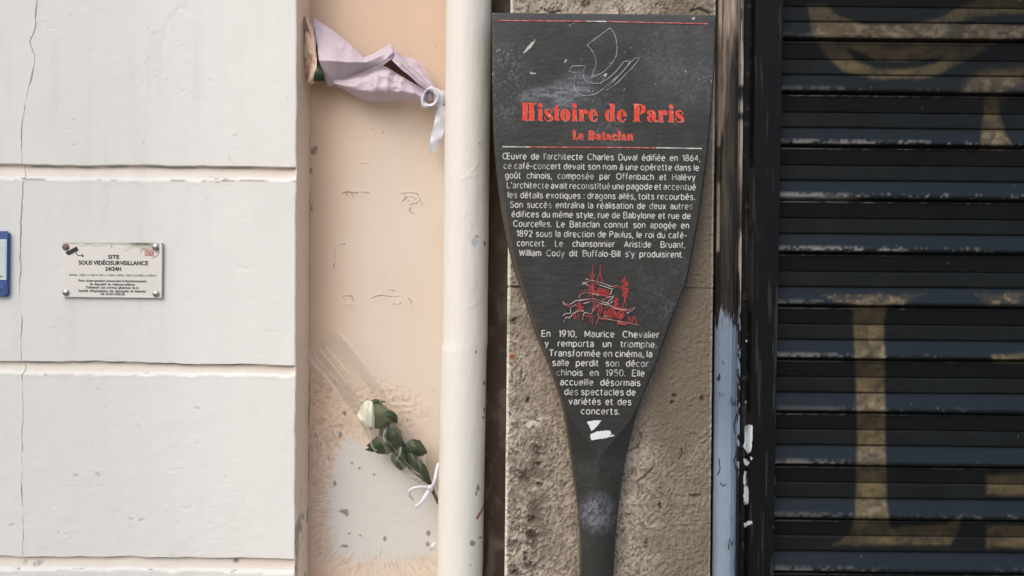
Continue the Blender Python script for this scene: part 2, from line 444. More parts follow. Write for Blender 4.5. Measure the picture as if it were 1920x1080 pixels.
# ------------------------------------------------------------------ drainpipe
M_pipe = mat('cream_pipe_paint', (0.80, 0.765, 0.70), masks=[('chip', (0.27, 0.25, 0.22)), ('rust', (0.36, 0.10, 0.04)), ('pale', (0.55, 0.58, 0.68)), ('edge_shade', (0.60, 0.44, 0.31))],
             rough=0.5, spec=0.35, var=(8, 0.025), bump=(180, 0.10, 0.002), bump2=(22, 0.16, 0.006, (1, 1, 0.25)))
def build_pipe():
    root = thing('drainpipe', 'cream painted round drainpipe running the full height beside the sign', 'drainpipe', (at(868, 540, .045).x, .045, 0))
    yA = 0.046
    zj = at(870, 648, yA).z
    def sect(name, z0, z1, ru, cxf, rims):
        zs = axis((z0, max(z0, ZB), 0.03), (max(z0, ZB), min(z1, ZT), 0.0025), (min(z1, ZT), z1, 0.03), (zj - 0.004, zj + 0.004, 0.0005))
        th = np.linspace(0, 2 * math.pi, 129)
        TH, Z = np.meshgrid(th, zs)
        R = np.full_like(Z, ru)
        R += 0.0007 * sst(0, 1, (zj + 0.012 - Z) / 0.024)
        R += 0.0011 * (fbm(TH * 0.05 * 4, Z, 0.05, 4, 4) - 0.5) + 0.0016 * (fbm(TH * 0.05, Z, 0.3, 2) - 0.5)
        cx = cxf(Z)
        X = cx + R * np.sin(TH); Y = yA - R * np.cos(TH)
        PX, PY = proj(X, Y, Z)
        front = np.cos(TH) > -0.1
        chip = np.zeros_like(X)
        for bx, by, rx, ry in ((896, 915, 5, 13), (893, 925, 4, 8), (886, 1018, 12, 9), (908, 718, 4, 9), (908, 770, 4, 14), (907, 783, 5, 5), (893, 660, 4, 6), (881, 1060, 4, 3), (893, 443, 7, 5), (909, 456, 4, 9), (900, 1008, 8, 4)):
            chip = np.maximum(chip, sst(0.2, 0.5, blob(PX, PY, bx, by, rx * 0.8, ry * 0.8) * (0.1 + 1.8 * fbm(PX, PY, 5, 5, 3))))
        chip = np.maximum(chip, 0.6 * sst(0.88, 0.91, fbm(PX, PY, 6, 3, 2)) * sst(860, 900, PX) * sst(0.5, 0.6, fbm(PX, PY, 80, 2, 2)))
        rust = 1 - sst(0.8, 2.6, poly_dist(PX, PY, [(915, 930), (908, 945), (903, 958), (895, 972)]))
        rust = np.maximum(rust, 1 - sst(0.6, 1.8, poly_dist(PX, PY, [(893, 972), (899, 962)])))
        rust = np.maximum(rust, 0.6 * (1 - sst(0.5, 2.0, np.abs(PX - 911))) * sst(0.5, 0.7, fbm(PY, PX * 0, 50, 3)) * sst(900, 1000, PY))
        pale = sst(0.3, 0.5, blob(PX, PY, 891, 455, 11, 15))
        R2 = -0.0006 * pale
        for pts in ([(862, 338), (876, 330), (888, 318), (896, 304)], [(880, 332), (892, 328)], [(872, 400), (880, 416), (884, 428)], [(868, 408), (872, 402)], [(884, 540), (896, 546), (900, 560)], [(880, 575), (892, 570)], [(884, 630), (890, 642)]):
            dd = poly_dist(PX, PY, pts); R2 = R2 + 0.0007 * np.exp(-(dd / 2.4) ** 2)
        X = X + R2 * np.sin(TH) * front; Y = Y - R2 * np.cos(TH) * front
        edge_shade = 0.55 * sst(0.90, 0.99, np.abs(np.sin(TH))) * (0.6 + 0.8 * (fbm(PX, PY, 60, 2) - 0.5))  # shading towards both sides of the pipe, painted as a warm tone
        o = grid_obj(name, np.stack([X, Y, Z], -1), M_pipe, root, dict(chip=chip * front, rust=rust * front, pale=pale * front, edge_shade=edge_shade), flip=True)
        return o
    a, b = at(879, 0, yA), at(871.7, 648, yA)
    c, d = at(869.6, 648, yA), at(862, 1080, yA)
    step = lambda Z: sst(zj + 0.001, zj - 0.001, Z)
    def axis_x(Z):
        u = b.x + (a.x - b.x) * (Z - b.z) / (a.z - b.z); l = d.x + (c.x - d.x) * (Z - d.z) / (c.z - d.z)
        t = sst(0, 1, (zj + 0.012 - Z) / 0.024)
        return u * (1 - t) + l * t
    k = (D + yA) / D * S
    sect('pipe', 0.0, WALL_TOP, 42.4 * k, axis_x, [])
build_pipe()

# ------------------------------------------------------------------ stone pillar
YP = -0.006
M_stone = mat('weathered_stone', (0.34, 0.285, 0.225), masks=[('pale', (0.54, 0.47, 0.39)), ('soot_pits', (0.10, 0.08, 0.062)), ('smooth', (0.185, 0.15, 0.112)), ('white', (0.66, 0.62, 0.55)), ('hole', (0.055, 0.045, 0.035)), ('red', (0.35, 0.10, 0.03))],  # smooth mask: smoother stone, plus painted shade on the right
              rough=0.85, spec=0.2, var=(26, 0.16), bump=(330, 0.35, 0.002))
def build_pillar():
    root = thing('stone_pillar', 'brown rough stone pillar standing behind the dark paddle sign', 'pillar', (at(1142, 540).x, 0.03, 0))
    x0 = (at(957, 0, YP).x + at(946, 1080, YP).x) / 2
    x1 = (at(1343, 0, YP).x + at(1333, 1080, YP).x) / 2
    xs = axis((x0, x1, 0.0013))
    zs = axis((0, ZB, 0.03), (ZB, ZT, 0.0014), (ZT, WALL_TOP, 0.03))
    zj = at(960, 538, YP).z
    zs = np.unique(np.concatenate([zs, axis((zj - 0.006, zj + 0.006, 0.0007))]))
    n = 10
    X = np.zeros((len(zs), len(xs) + 2 * n)); Y = np.zeros_like(X); Z = np.repeat(zs[:, None], X.shape[1], 1)
    X[:, n:-n] = xs
    X[:, :n] = x0; X[:, -n:] = x1
    ys = np.linspace(0.11, YP + 0.006, n)
    Y[:, :n] = ys; Y[:, -n:] = ys[::-1]
    Y[:, n:-n] = YP
    PX, PY = proj(X, Y, Z)
    ed = np.minimum(X - x0, x1 - X)
    Y[:, n:-n] += (0.005 * np.exp(-np.maximum(ed, 0) / 0.0022))[:, n:-n]
    fr = np.zeros_like(X); fr[:, n:-n] = 1
    # combed, pitted relief: worm-like ridges from warped noise
    wx = PX + 14 * (fbm(PX, PY, 24, 3, 2) - 0.5); wy = PY + 14 * (fbm(PX, PY, 24, 6, 2) - 0.5)
    rid = 1 - np.abs(2 * fbm(wx, wy, 8.0, 2, 2) - 1)
    rid2 = fbm(wx, wy * 0.8, 4.6, 8, 2)
    sm = sst(0.42, 0.62, fbm(PX, PY, 110, 4, 3))
    lo_left = sst(700, 820, PY) * (1 - sst(1040, 1110, PX))
    rough = np.clip(0.42 + 0.5 * (1 - sm) + 0.5 * lo_left - 0.12 * sst(1240, 1340, PX) * (1 - sst(600, 760, PY)), 0.62, 1.4)
    rid3 = fbm(wx * 1.1, wy, 3.0, 12, 2)
    depth = -0.0026 * rough * (rid - 0.6) - 0.0050 * rough * (rid2 - 0.5) - 0.0028 * rough * (rid3 - 0.5) - 0.003 * (fbm(PX, PY, 60, 5, 3) - 0.5)
    hole = np.zeros_like(X)
    for bx, by, rx, ry in ((980, 892, 17, 13), (986, 900, 8, 12), (1010, 842, 10, 10), (1008, 850, 8, 6), (990, 750, 5, 7), (1000, 1010, 13, 22), (994, 1062, 16, 14), (965, 1074, 12, 7), (996, 975, 10, 10), (1316, 747, 6, 7), (963, 602, 9, 8), (1012, 910, 8, 6), (1008, 870, 7, 7), (1265, 742, 6, 5), (1260, 755, 5, 5), (1237, 915, 4, 4), (1238, 950, 4, 10), (1212, 1020, 4, 12), (1098, 8, 10, 8), (1230, 80, 5, 12), (985, 1045, 6, 10)):
        hole = np.maximum(hole, 0.8 * sst(0.12, 0.95, blob(PX, PY, bx, by, rx * 1.35, ry * 1.35) * (0.05 + 2.0 * fbm(PX, PY, 5, 5, 3))))
    for pts, wd in (([(1197, 902), (1206, 896), (1216, 888), (1222, 880)], 2.2), ([(1295, 929), (1304, 931), (1312, 929)], 2.4), ([(1178, 846), (1196, 838), (1203, 822), (1196, 802)], 0.9), ([(1272, 862), (1280, 852), (1278, 842)], 1.0), ([(1020, 18), (1034, 24), (1050, 20)], 1.6), ([(1296, 20), (1312, 16), (1330, 24)], 2.0)):
        hole = np.maximum(hole, 0.6 * (1 - sst(wd * 0.3, wd * 1.8, poly_dist(PX, PY, pts) + 1.5 * (fbm(PX, PY, 6, 3) - 0.5))))
    dj = np.abs(Z - zj - 0.0015 * (fbm(X, X * 0, 0.02, 3) - 0.5))
    joint = 1 - sst(0.0012, 0.0032, dj)
    joint *= (1 - 0.6 * sst(975, 1010, PX))
    depth += 0.006 * joint + 0.007 * hole
    soot_pits = 0.35 * sst(0.45, 0.75, fbm(PX, PY, 70, 9, 4)) + 0.5 * sst(0.58, 0.7, fbm(PX, PY, 22, 11, 3)) * (0.3 + 0.7 * lo_left)
    soot_pits = np.maximum(soot_pits, 1.1 * blob(PX, PY, 1002, 930, 40, 210) * sst(0.4, 0.65, fbm(PX, PY, 22, 4, 3)))
    soot_pits = np.maximum(soot_pits, joint * 0.8)
    soot_pits = np.maximum(soot_pits, 0.75 * np.clip(rough, 0, 1) * (1 - sst(0.28, 0.50, 0.65 * rid2 + 0.35 * rid3)))   # pits darkened in the colour to strengthen the relief
    pale = 0.45 * sst(0.5, 0.7, fbm(PX, PY, 40, 12, 3)) + 0.5 * sst(0.52, 0.68, 0.6 * rid2 + 0.4 * rid3) + 0.5 * (1 - sst(0, 120, PY)) + lo_left * 0.4 * sst(0.45, 0.65, rid2)
    white = (1 - sst(1.5, 4.5, PX - (957 - 11 * PY / 1080) - 3 * fbm(PY, PX * 0, 30, 3))) * sst(0.2, 0.5, fbm(PY, PX * 0, 90, 6)) * fr  # light along the chipped left edge, painted as a pale line
    white = np.maximum(white, 0.8 * sst(0.60, 0.68, fbm(PX, PY, 14, 6, 3)) * np.clip(1.5 * blob(PX, PY, 988, 785, 40, 40), 0, 1))
    white = np.maximum(white, 0.6 * (1 - sst(0.5, 3, np.abs(PX - (1340.5 - 10 * PY / 1080)))) * fr * (0.4 + 0.6 * fbm(PY, PX * 0, 80, 3)))
    red = sst(0.2, 0.4, blob(PX, PY, 960, 668, 7, 6))
    Y = Y + depth * fr
    grid_obj('stone_face', np.stack([X, Y, Z], -1), M_stone, root, dict(pale=pale, soot_pits=soot_pits, smooth=np.clip(sm * 0.35 + 0.75 * sst(1180, 1260, PX), 0, 1), white=white, hole=hole, red=red))  # smooth also darkens the right side with the sign's shade
build_pillar()

# ------------------------------------------------------------------ timber door post
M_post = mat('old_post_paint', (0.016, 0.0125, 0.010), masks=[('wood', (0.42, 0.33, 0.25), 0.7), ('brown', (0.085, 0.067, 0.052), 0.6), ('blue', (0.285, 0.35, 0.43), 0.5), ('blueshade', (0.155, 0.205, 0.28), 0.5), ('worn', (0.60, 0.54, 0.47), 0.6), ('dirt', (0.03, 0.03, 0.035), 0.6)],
             rough=0.42, spec=0.25, var=(60, 0.2), bump=(120, 0.25, 0.003, (1, 1, 0.08)))
def build_post():
    root = thing('door_post', 'weathered wooden post, brown above and pale blue below, between pillar and shutter', 'post', (at(1364, 540).x, 0.0, 0))
    ya = 0.0
    xl = (at(1347, 0, ya).x + at(1336, 1080, ya).x) / 2
    xr = (at(1395, 0, ya).x + at(1384, 1080, ya).x) / 2
    zs = axis((0, ZB, 0.04), (ZB, ZT, 0.0022), (ZT, WALL_TOP, 0.04))
    us = np.linspace(0, 1, 60)
    prof = [(0, 0.10), (0.001, 0.016), (0.06, 0.008), (0.18, -0.002), (0.4, -0.011), (0.6, -0.012), (0.78, -0.006), (0.86, 0.000), (0.90, 0.001), (0.93, -0.003), (0.985, -0.003), (1.0, 0.004), (1.001, 0.10)]
    pu = np.array([p[0] for p in prof]); pyv = np.array([p[1] for p in prof])
    us = np.unique(np.concatenate([us, pu]))
    U, Z = np.meshgrid(us, zs)
    X = xl + (xr - xl) * np.clip(U, 0, 1)
    Y = np.interp(U, pu, pyv)
    PX, PY = proj(X, Y, Z)
    g = fbm(X * 1.0, Z * 0.10, 0.004, 3, 3)
    inner = (U > 0.001) & (U < 1)
    Y = Y + (0.0010 * (g - 0.5) + 0.0015 * (fbm(X, Z, 0.05, 5) - 0.5)) * inner
    n = fbm(X * 6, Z * 0.6, 0.05, 4, 4)
    wood = 1 - sst(-25, 45, PY - (62 + 190 * (1 - sst(0.12, 0.5, U)) + 120 * (n - 0.5)))
    wood = wood * (0.75 + 1.0 * (g - 0.5)) * (1 - 0.75 * sst(0.82, 0.88, U))
    brown = (1 - sst(300, 560, PY)) * (0.15 + 0.75 * sst(0.42, 0.66, fbm(X * 10, Z * 0.6, 0.05, 9, 4))) * (1 - 0.75 * sst(0.35, 0.55, U))
    brown = np.maximum(brown, 0.35 * sst(0.5, 0.7, fbm(X * 10, Z * 0.5, 0.04, 4, 4)) * (1 - sst(560, 620, PY)))
    eb = 600 + 60 * (fbm(U * 3, PY * 0, 0.5, 6, 3) - 0.5) + 70 * (fbm(U * 14, PY * 0.02, 0.6, 9, 3) - 0.5) + 26 * (U - 0.5) ** 2
    blue = sst(-14, 14, PY - eb + 30 * (fbm(PX, PY * 0.4, 6, 5, 3) - 0.5)) * (1 - sst(0.86 , 0.90, U)) * sst(0.03, 0.06, U)
    strip = sst(0.88, 0.91, U) * (U < 1)
    blue = np.maximum(blue, strip * sst(560, 640, PY) * sst(0.50, 0.56, fbm(X * 3, Z, 0.014, 7, 3)) * (1 - sst(860, 900, PY)))
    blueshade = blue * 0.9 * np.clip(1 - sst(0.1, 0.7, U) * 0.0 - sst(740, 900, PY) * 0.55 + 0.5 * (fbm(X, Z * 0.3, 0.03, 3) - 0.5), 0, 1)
    worn = (sst(0.80, 0.83, U) * (1 - sst(0.84, 0.87, U)) + strip * 0.55) * sst(60, 130, PY) * (1 - sst(250, 430, PY)) * sst(0.25, 0.5, fbm(U * 0, PY, 26, 5, 3))  # highlight streak on the right bead, painted in with the wear
    worn = np.maximum(worn, strip * 0.6 * sst(0.56, 0.64, fbm(X * 8, Z * 0.4, 0.03, 13, 3)) * (1 - sst(500, 640, PY)))
    worn = np.maximum(worn, 0.5 * (1 - sst(0.02, 0.06, np.abs(U - 0.10))) * sst(0.45, 0.6, fbm(U * 0, PY, 60, 8, 3)) * (1 - sst(480, 600, PY)))
    dirt = blue * sst(0.66, 0.70, fbm(X * 2.2, Z * 0.9, 0.016, 9, 3)) * sst(0.42, 0.6, fbm(X, Z, 0.09, 11, 2))
    for pts in ([(1381, 775), (1376, 800), (1378, 812)], [(1382, 850), (1376, 862), (1380, 880)], [(1350, 905), (1356, 911), (1360, 909)], [(1368, 1010), (1366, 1030)], [(1348, 860), (1350, 880), (1346, 890)]):
        dirt = np.maximum(dirt, 1 - sst(0.6, 1.8, poly_dist(PX, PY, pts) + 1.5 * (fbm(PX, PY, 5, 3) - 0.5)))
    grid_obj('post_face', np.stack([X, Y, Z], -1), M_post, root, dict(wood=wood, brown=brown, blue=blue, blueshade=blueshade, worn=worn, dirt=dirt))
build_post()

# ------------------------------------------------------------------ roller shutter
M_rail = mat('black_rail_paint', (0.0050, 0.0056, 0.0062), masks=[('fleck', (0.58, 0.63, 0.66), 0.6), ('scr', (0.05, 0.05, 0.046), 0.6)], rough=0.5, spec=0.15, var=(20, 0.2), bump=(160, 0.15, 0.002))
M_shut = mat('shutter_paint', (0.0070, 0.0088, 0.0096), masks=[('blue', (0.0120, 0.0180, 0.0250), 0.45), ('tag', (0.200, 0.150, 0.075), 0.6), ('tag2', (0.25, 0.215, 0.16), 0.6), ('band_shade', (0.0052, 0.0055, 0.0058)), ('worn', (0.26, 0.26, 0.245), 0.6)],
             rough=0.5, spec=0.18, var=(14, 0.25), bump=(140, 0.2, 0.002), bump2=(30, 0.15, 0.004, (0.3, 1, 1)))
YS = 0.045
def build_shutter():
    root = thing('roller_shutter', 'black corrugated roller shutter with faded beige graffiti lettering', 'shutter', (at(1750, 540).x, YS, 0))
    # guide rail
    zs = axis((0, ZB, 0.05), (ZB, ZT, 0.002), (ZT, WALL_TOP, 0.05))
    t = (zs - at(0, 1080).z) / (at(0, 0).z - at(0, 1080).z)
    xr = at(1449, 1080).x + (at(1468, 0).x - at(1449, 1080).x) * t
    xa = (at(1396, 0).x + at(1386, 1080).x) / 2 + 0 * zs
    k1 = (0.016 / S)
    cols = [(0, 0.10), (0.0, 0.012), (0.02, 0.006), (0.18, 0.006), (0.20, 0.012), (0.235, 0.012), (0.25, -0.004), (0.27, -0.007)] + [(0.27 + 0.70 * i / 24, -0.007) for i in range(1, 25)] + [(0.985, -0.005), (1.0, 0.0), (1.0, 0.09)]
    fine = []
    for (u0, y0), (u1, y1) in zip(cols[:-1], cols[1:]):
        n = 8 if 0.01 < u1 - u0 else 1
        for i in range(n): fine.append((u0 + (u1 - u0) * i / n, y0 + (y1 - y0) * i / n))
    fine.append(cols[-1])
    U = np.array([c[0] for c in fine]); V = np.array([c[1] for c in fine])
    X = xa[:, None] + (xr - xa)[:, None] * U[None, :]
    Z = np.repeat(zs[:, None], len(U), 1)
    Y = np.repeat(V[None, :], len(zs), 0) + 0
    PX, PY = proj(X, Y, Z)
    fl = np.zeros_like(X)
    wob = 2.0 * (fbm(PX, PY, 9, 4, 3) - 0.5)
    for pg in ([(1396, 800), (1402, 796), (1411, 798), (1411, 825), (1408, 846), (1402, 850), (1394, 838), (1397, 826)], [(1394, 859), (1400, 862), (1406, 868), (1400, 874), (1396, 870)], [(1406, 856), (1412, 858), (1408, 863)],
               [(1395, 882), (1399, 884), (1400, 905), (1396, 912), (1394, 905)], [(1396, 912), (1401, 910), (1404, 920), (1403, 944), (1396, 946), (1394, 930)], [(1395, 982), (1402, 977), (1410, 977), (1411, 982), (1402, 985), (1396, 989)],
               [(1398, 637), (1401, 637), (1401, 641), (1398, 641)], [(1397, 752), (1400, 752), (1400, 756), (1397, 756)]):
        fl = np.maximum(fl, poly_in(PX + wob, PY + wob, pg, 1.0))
    fl = sst(0.4, 0.6, fl)
    ed = (np.abs(U - 1.0) < 0.03)[None, :] & (V[None, :] < 0.02)
    fl = np.maximum(fl, 0.8 * sst(0.70, 0.74, fbm(PY, PY * 0, 14, 4, 2)) * ed * sst(700, 760, PY))
    scr = 0.5 * sst(0.62, 0.75, fbm(X * 10, Z * 0.5, 0.06, 6, 4)) + 0.5 * sst(0.68, 0.72, fbm(PX, PY, 8, 5, 3)) * (1 - sst(0.2, 0.28, U))[None, :]
    grid_obj('guide_rail', np.stack([X, Y, Z], -1), M_rail, root, dict(fleck=fl, scr=scr))
    # curtain
    p_px = 99.0
    z0 = at(1500, 75, YS).z
    per = z0 - at(1500, 75 + p_px * 10, YS).z
    per /= 10
    prof = [(0.0, 0.0135), (0.012, 0.012), (0.02, 0.004), (0.045, 0.003), (0.055, 0.007), (0.07, 0.0095), (0.085, 0.0095), (0.10, 0.008), (0.36, 0.0030), (0.366, 0.0012), (0.376, 0.0012), (0.382, 0.0034), (0.655, 0.0046), (0.661, 0.0026), (0.671, 0.0026), (0.677, 0.0048), (0.88, 0.0115), (0.93, 0.0138), (0.97, 0.0146), (0.995, 0.0138)]
    pt = np.array([p[0] for p in prof]); po = np.array([p[1] for p in prof]) * 1.55 - 0.004
    extra = np.linspace(0.12, 0.34, 7).tolist() + np.linspace(0.42, 0.62, 6).tolist() + np.linspace(0.70, 0.86, 5).tolist()
    tt = np.unique(np.concatenate([pt, extra])); oo = np.interp(tt, pt, po)
    rows = []
    i0 = int((z0 - WALL_TOP) / per) - 1; i1 = int((z0 - 0.05) / per)
    for i in range(i0, i1):
        for a, o in zip(tt, oo): rows.append((z0 - (i + a) * per, o, a, i))
    rows = rows[::-1]
    rz = np.array([r[0] for r in rows]); ro = np.array([r[1] for r in rows]); ra = np.array([r[2] for r in rows]); ri = np.array([r[3] for r in rows])
    xa, xb = at(1440, 540, YS).x, at(1930, 540, YS).x
    xs = axis((xa, xb, 0.0028), (xb, xb + 1.0, 0.05))
    X, Z = np.meshgrid(xs, rz)
    A = np.repeat(ra[:, None], len(xs), 1); I = np.repeat(ri[:, None], len(xs), 1)
    Y = YS - np.repeat(ro[:, None], len(xs), 1)
    sag = 0.0012 * (fbm(X, I * 1.0, 0.4, 3, 2) - 0.5) * 2
    Z = Z + sag
    Y = Y + 0.0012 * (fbm(X, Z, 0.09, 6, 3) - 0.5) + 0.0008 * (fbm(X, Z * 2, 0.012, 8, 2) - 0.5)
    PX, PY = proj(X, Y, Z)
    wob = 4 * (fbm(PX, PY, 30, 4, 3) - 0.5)
    px, py = PX + wob, PY + wob
    tag = poly_in(px, py, [(1512, 8), (1522, 60), (1548, 105), (1580, 133), (1640, 149), (1740, 146), (1790, 126), (1860, 84), (1905, 72), (1990, 62), (1990, -10), (1860, -10), (1800, 12), (1760, 35), (1700, 45), (1620, 46), (1575, 32), (1545, 8)], 5)
    for pg in ([(1583, 86), (1603, 114), (1645, 130), (1700, 131), (1752, 119), (1770, 104), (1752, 108), (1700, 116), (1645, 114), (1612, 98)], [(1778, 46), (1828, 32), (1880, 26), (1990, 28), (1990, 50), (1900, 48), (1840, 44)]):
        tag = tag * (1 - poly_in(px, py, pg, 5))
    for pg, s in (([(1800, 180), (1815, 148), (1850, 132), (1990, 120), (1990, 150), (1890, 165), (1880, 185)], 14), ([(1847, 178), (1872, 178), (1874, 215), (1885, 250), (1902, 276), (1990, 280), (1836, 281), (1842, 240)], 5),
                  ([(1600, 578), (1540, 553), (1735, 551), (1664, 578), (1658, 600), (1660, 780), (1662, 940), (1668, 990), (1776, 982), (1803, 966), (1798, 994), (1784, 1022), (1560, 1022), (1592, 1000), (1604, 960), (1607, 800), (1603, 690)], 5),
                  ([(1830, 553), (1990, 550), (1990, 572), (1850, 570)], 9), ([(1850, 892), (1990, 885), (1990, 928), (1850, 926)], 8), ([(1850, 985), (1990, 985), (1990, 1026), (1848, 1026)], 7), ([(1862, 668), (1990, 660), (1990, 682), (1862, 680)], 8)):
        tag = np.maximum(tag, poly_in(px, py, pg, s))
    tag = sst(0.12, 0.95, tag) * (0.8 + 0.5 * (fbm(PX, PY * 3, 60, 13, 3) - 0.5))
    tag = tag * (0.66 + 0.7 * (fbm(PX, PY, 30, 7, 4) - 0.5)) * (1 - 0.4 * sst(0.52, 0.70, fbm(PX, PY * 1.3, 12, 2, 3))) * (1 - 0.3 * sst(1700, 1900, PX) * (PY < 170))
    tag *= 1 - 0.35 * sst(320, 280, PY)
    tag *= 1 - 0.75 * sst(535, 545, PY) * sst(588, 574, PY) * sst(0.42, 0.58, fbm(PX, PY * 2.2, 16, 3, 4))
    tag *= 1 - 0.8 * (np.exp(-((A - 0.02) / 0.03) ** 2) + np.exp(-((A - 0.371) / 0.012) ** 2) + np.exp(-((A - 0.666) / 0.012) ** 2))
    tag *= 1 - 0.45 * sst(955, 985, PY) * sst(0.35, 0.6, fbm(PX, PY, 40, 6, 3))
    tag2 = tag * sst(0.5, 0.62, fbm(PX, PY * 2, 12, 5, 3)) * sst(0.6, 0.8, A)
    worn = np.zeros_like(X)
    lip = np.exp(-((A - 0.955) / 0.03) ** 2) + np.exp(-((A - 0.075) / 0.012) ** 2) * 0.45  # worn lips, and the ledge's highlight line painted pale
    rowamt = np.array([0.2, 0.35, 1.0, 1.15, 1.2, 0.55, 0.8, 0.3, 0.75, 0.4, 0.6, 0.35])
    am = rowamt[np.clip(I + 1, 0, 11)]
    patch = fbm(X, I * 3.1, 0.16, 5, 3)
    worn = np.clip(lip, 0, 1) * am * sst(0.47, 0.62, 0.3 * fbm(PX, PY * 3, 16, 9, 3) + 0.32 * fbm(PX, PY * 2.5, 5.5, 3, 3) + 0.25 * patch + 0.16 * (1 - sst(1455, 1700, PX)))
    sm1 = np.exp(-((PY - (371 + (PX - 1460) * 0.012)) / 4.0) ** 2) * sst(1452, 1475, PX) * (1 - sst(1570, 1630, PX)) * (0.3 + 0.7 * fbm(PX, PY * 4, 20, 3, 3)) * 0.9
    worn = np.maximum(worn, sm1)
    worn = np.maximum(worn, 0.35 * sst(0.90, 0.93, fbm(PX, PY * 2, 7, 3, 2)) * sst(0.5, 0.6, fbm(PX, PY, 90, 2, 2)))
    blue = sst(0.66, 0.72, A) * (1 - sst(0.93, 0.97, A)) * (0.35 + 0.65 * sst(150, 330, PY))  # sky reflection on the upward-facing band, painted in bluish
    band_shade = 0.5 * sst(0.0, 0.08, A) * (1 - sst(0.34, 0.37, A))  # shade of the downward-facing band, put into the colour
    grid_obj('curtain', np.stack([X, Y, Z], -1), M_shut, root, dict(tag=tag, tag2=tag2 * 0.8, worn=worn * 0.85, blue=blue, band_shade=band_shade))
build_shutter()

# ------------------------------------------------------------------ flat marks (letters, lines)
def smooth_pts(pts, n=6):
    pts = [np.array(p, float) for p in pts]
    if len(pts) < 3: return pts
    out = []
    for i in range(len(pts) - 1):
        p0 = pts[max(i - 1, 0)]; p1 = pts[i]; p2 = pts[i + 1]; p3 = pts[min(i + 2, len(pts) - 1)]
        for k in range(n):
            t = k / n
            out.append(0.5 * ((2 * p1) + (-p0 + p2) * t + (2 * p0 - 5 * p1 + 4 * p2 - p3) * t * t + (-p0 + 3 * p1 - 3 * p2 + p3) * t ** 3))
    out.append(pts[-1])
    return out

class Flat:
    """collects flat shapes given in 2-D; each shape lies a hair above the one before"""
    def __init__(s): s.v = []; s.f = []; s.lev = 0; s.step = 0.00004
    def poly(s, pts):
        b = len(s.v); s.v += [(p[0], p[1], s.lev) for p in pts]
        s.f.append(list(range(b, b + len(pts)))); s.lev += 1
    def strip(s, L, R):
        b = len(s.v); n = len(L)
        for l, r in zip(L, R): s.v += [(l[0], l[1], s.lev), (r[0], r[1], s.lev)]
        for i in range(n - 1): s.f.append([b + 2 * i, b + 2 * i + 1, b + 2 * i + 3, b + 2 * i + 2])
        s.lev += 1
    def stroke(s, pts, w=None, smooth=True):
        """pts (x, y, width) or (x, y) with a constant width"""
        P = [np.array(p if len(p) == 3 else (p[0], p[1], w), float) for p in pts]
        if smooth: P = smooth_pts(P)
        L = []; R = []
        for i, p in enumerate(P):
            d = P[min(i + 1, len(P) - 1)][:2] - P[max(i - 1, 0)][:2]
            d = d / (np.hypot(*d) + 1e-9); n = np.array([-d[1], d[0]])
            L.append(p[:2] + n * p[2] / 2); R.append(p[:2] - n * p[2] / 2)
        s.strip(L, R)
    def ring(s, cx, cy, rx, ry, ix, iy, a0=0, a1=360, icx=None):
        icx = cx if icx is None else icx
        A = np.radians(np.linspace(a0, a1, max(6, int(abs(a1 - a0) / 10) + 1)))
        s.strip([(cx + rx * math.cos(a), cy + ry * math.sin(a)) for a in A], [(icx + ix * math.cos(a), cy + iy * math.sin(a)) for a in A])
    def disc(s, cx, cy, r):
        s.poly([(cx + r * math.cos(a), cy + r * math.sin(a)) for a in np.linspace(0, 2 * math.pi, 17)[:-1]])
    def rect(s, x0, x1, y0, y1): s.poly([(x0, y0), (x1, y0), (x1, y1), (x0, y1)])
    def build(s, name, tr, m, parent):
        """tr maps (x, y, height in metres) to the world"""
        return pyd(name, [tr(a, b, c * s.step) for a, b, c in s.v], s.f, m, parent)

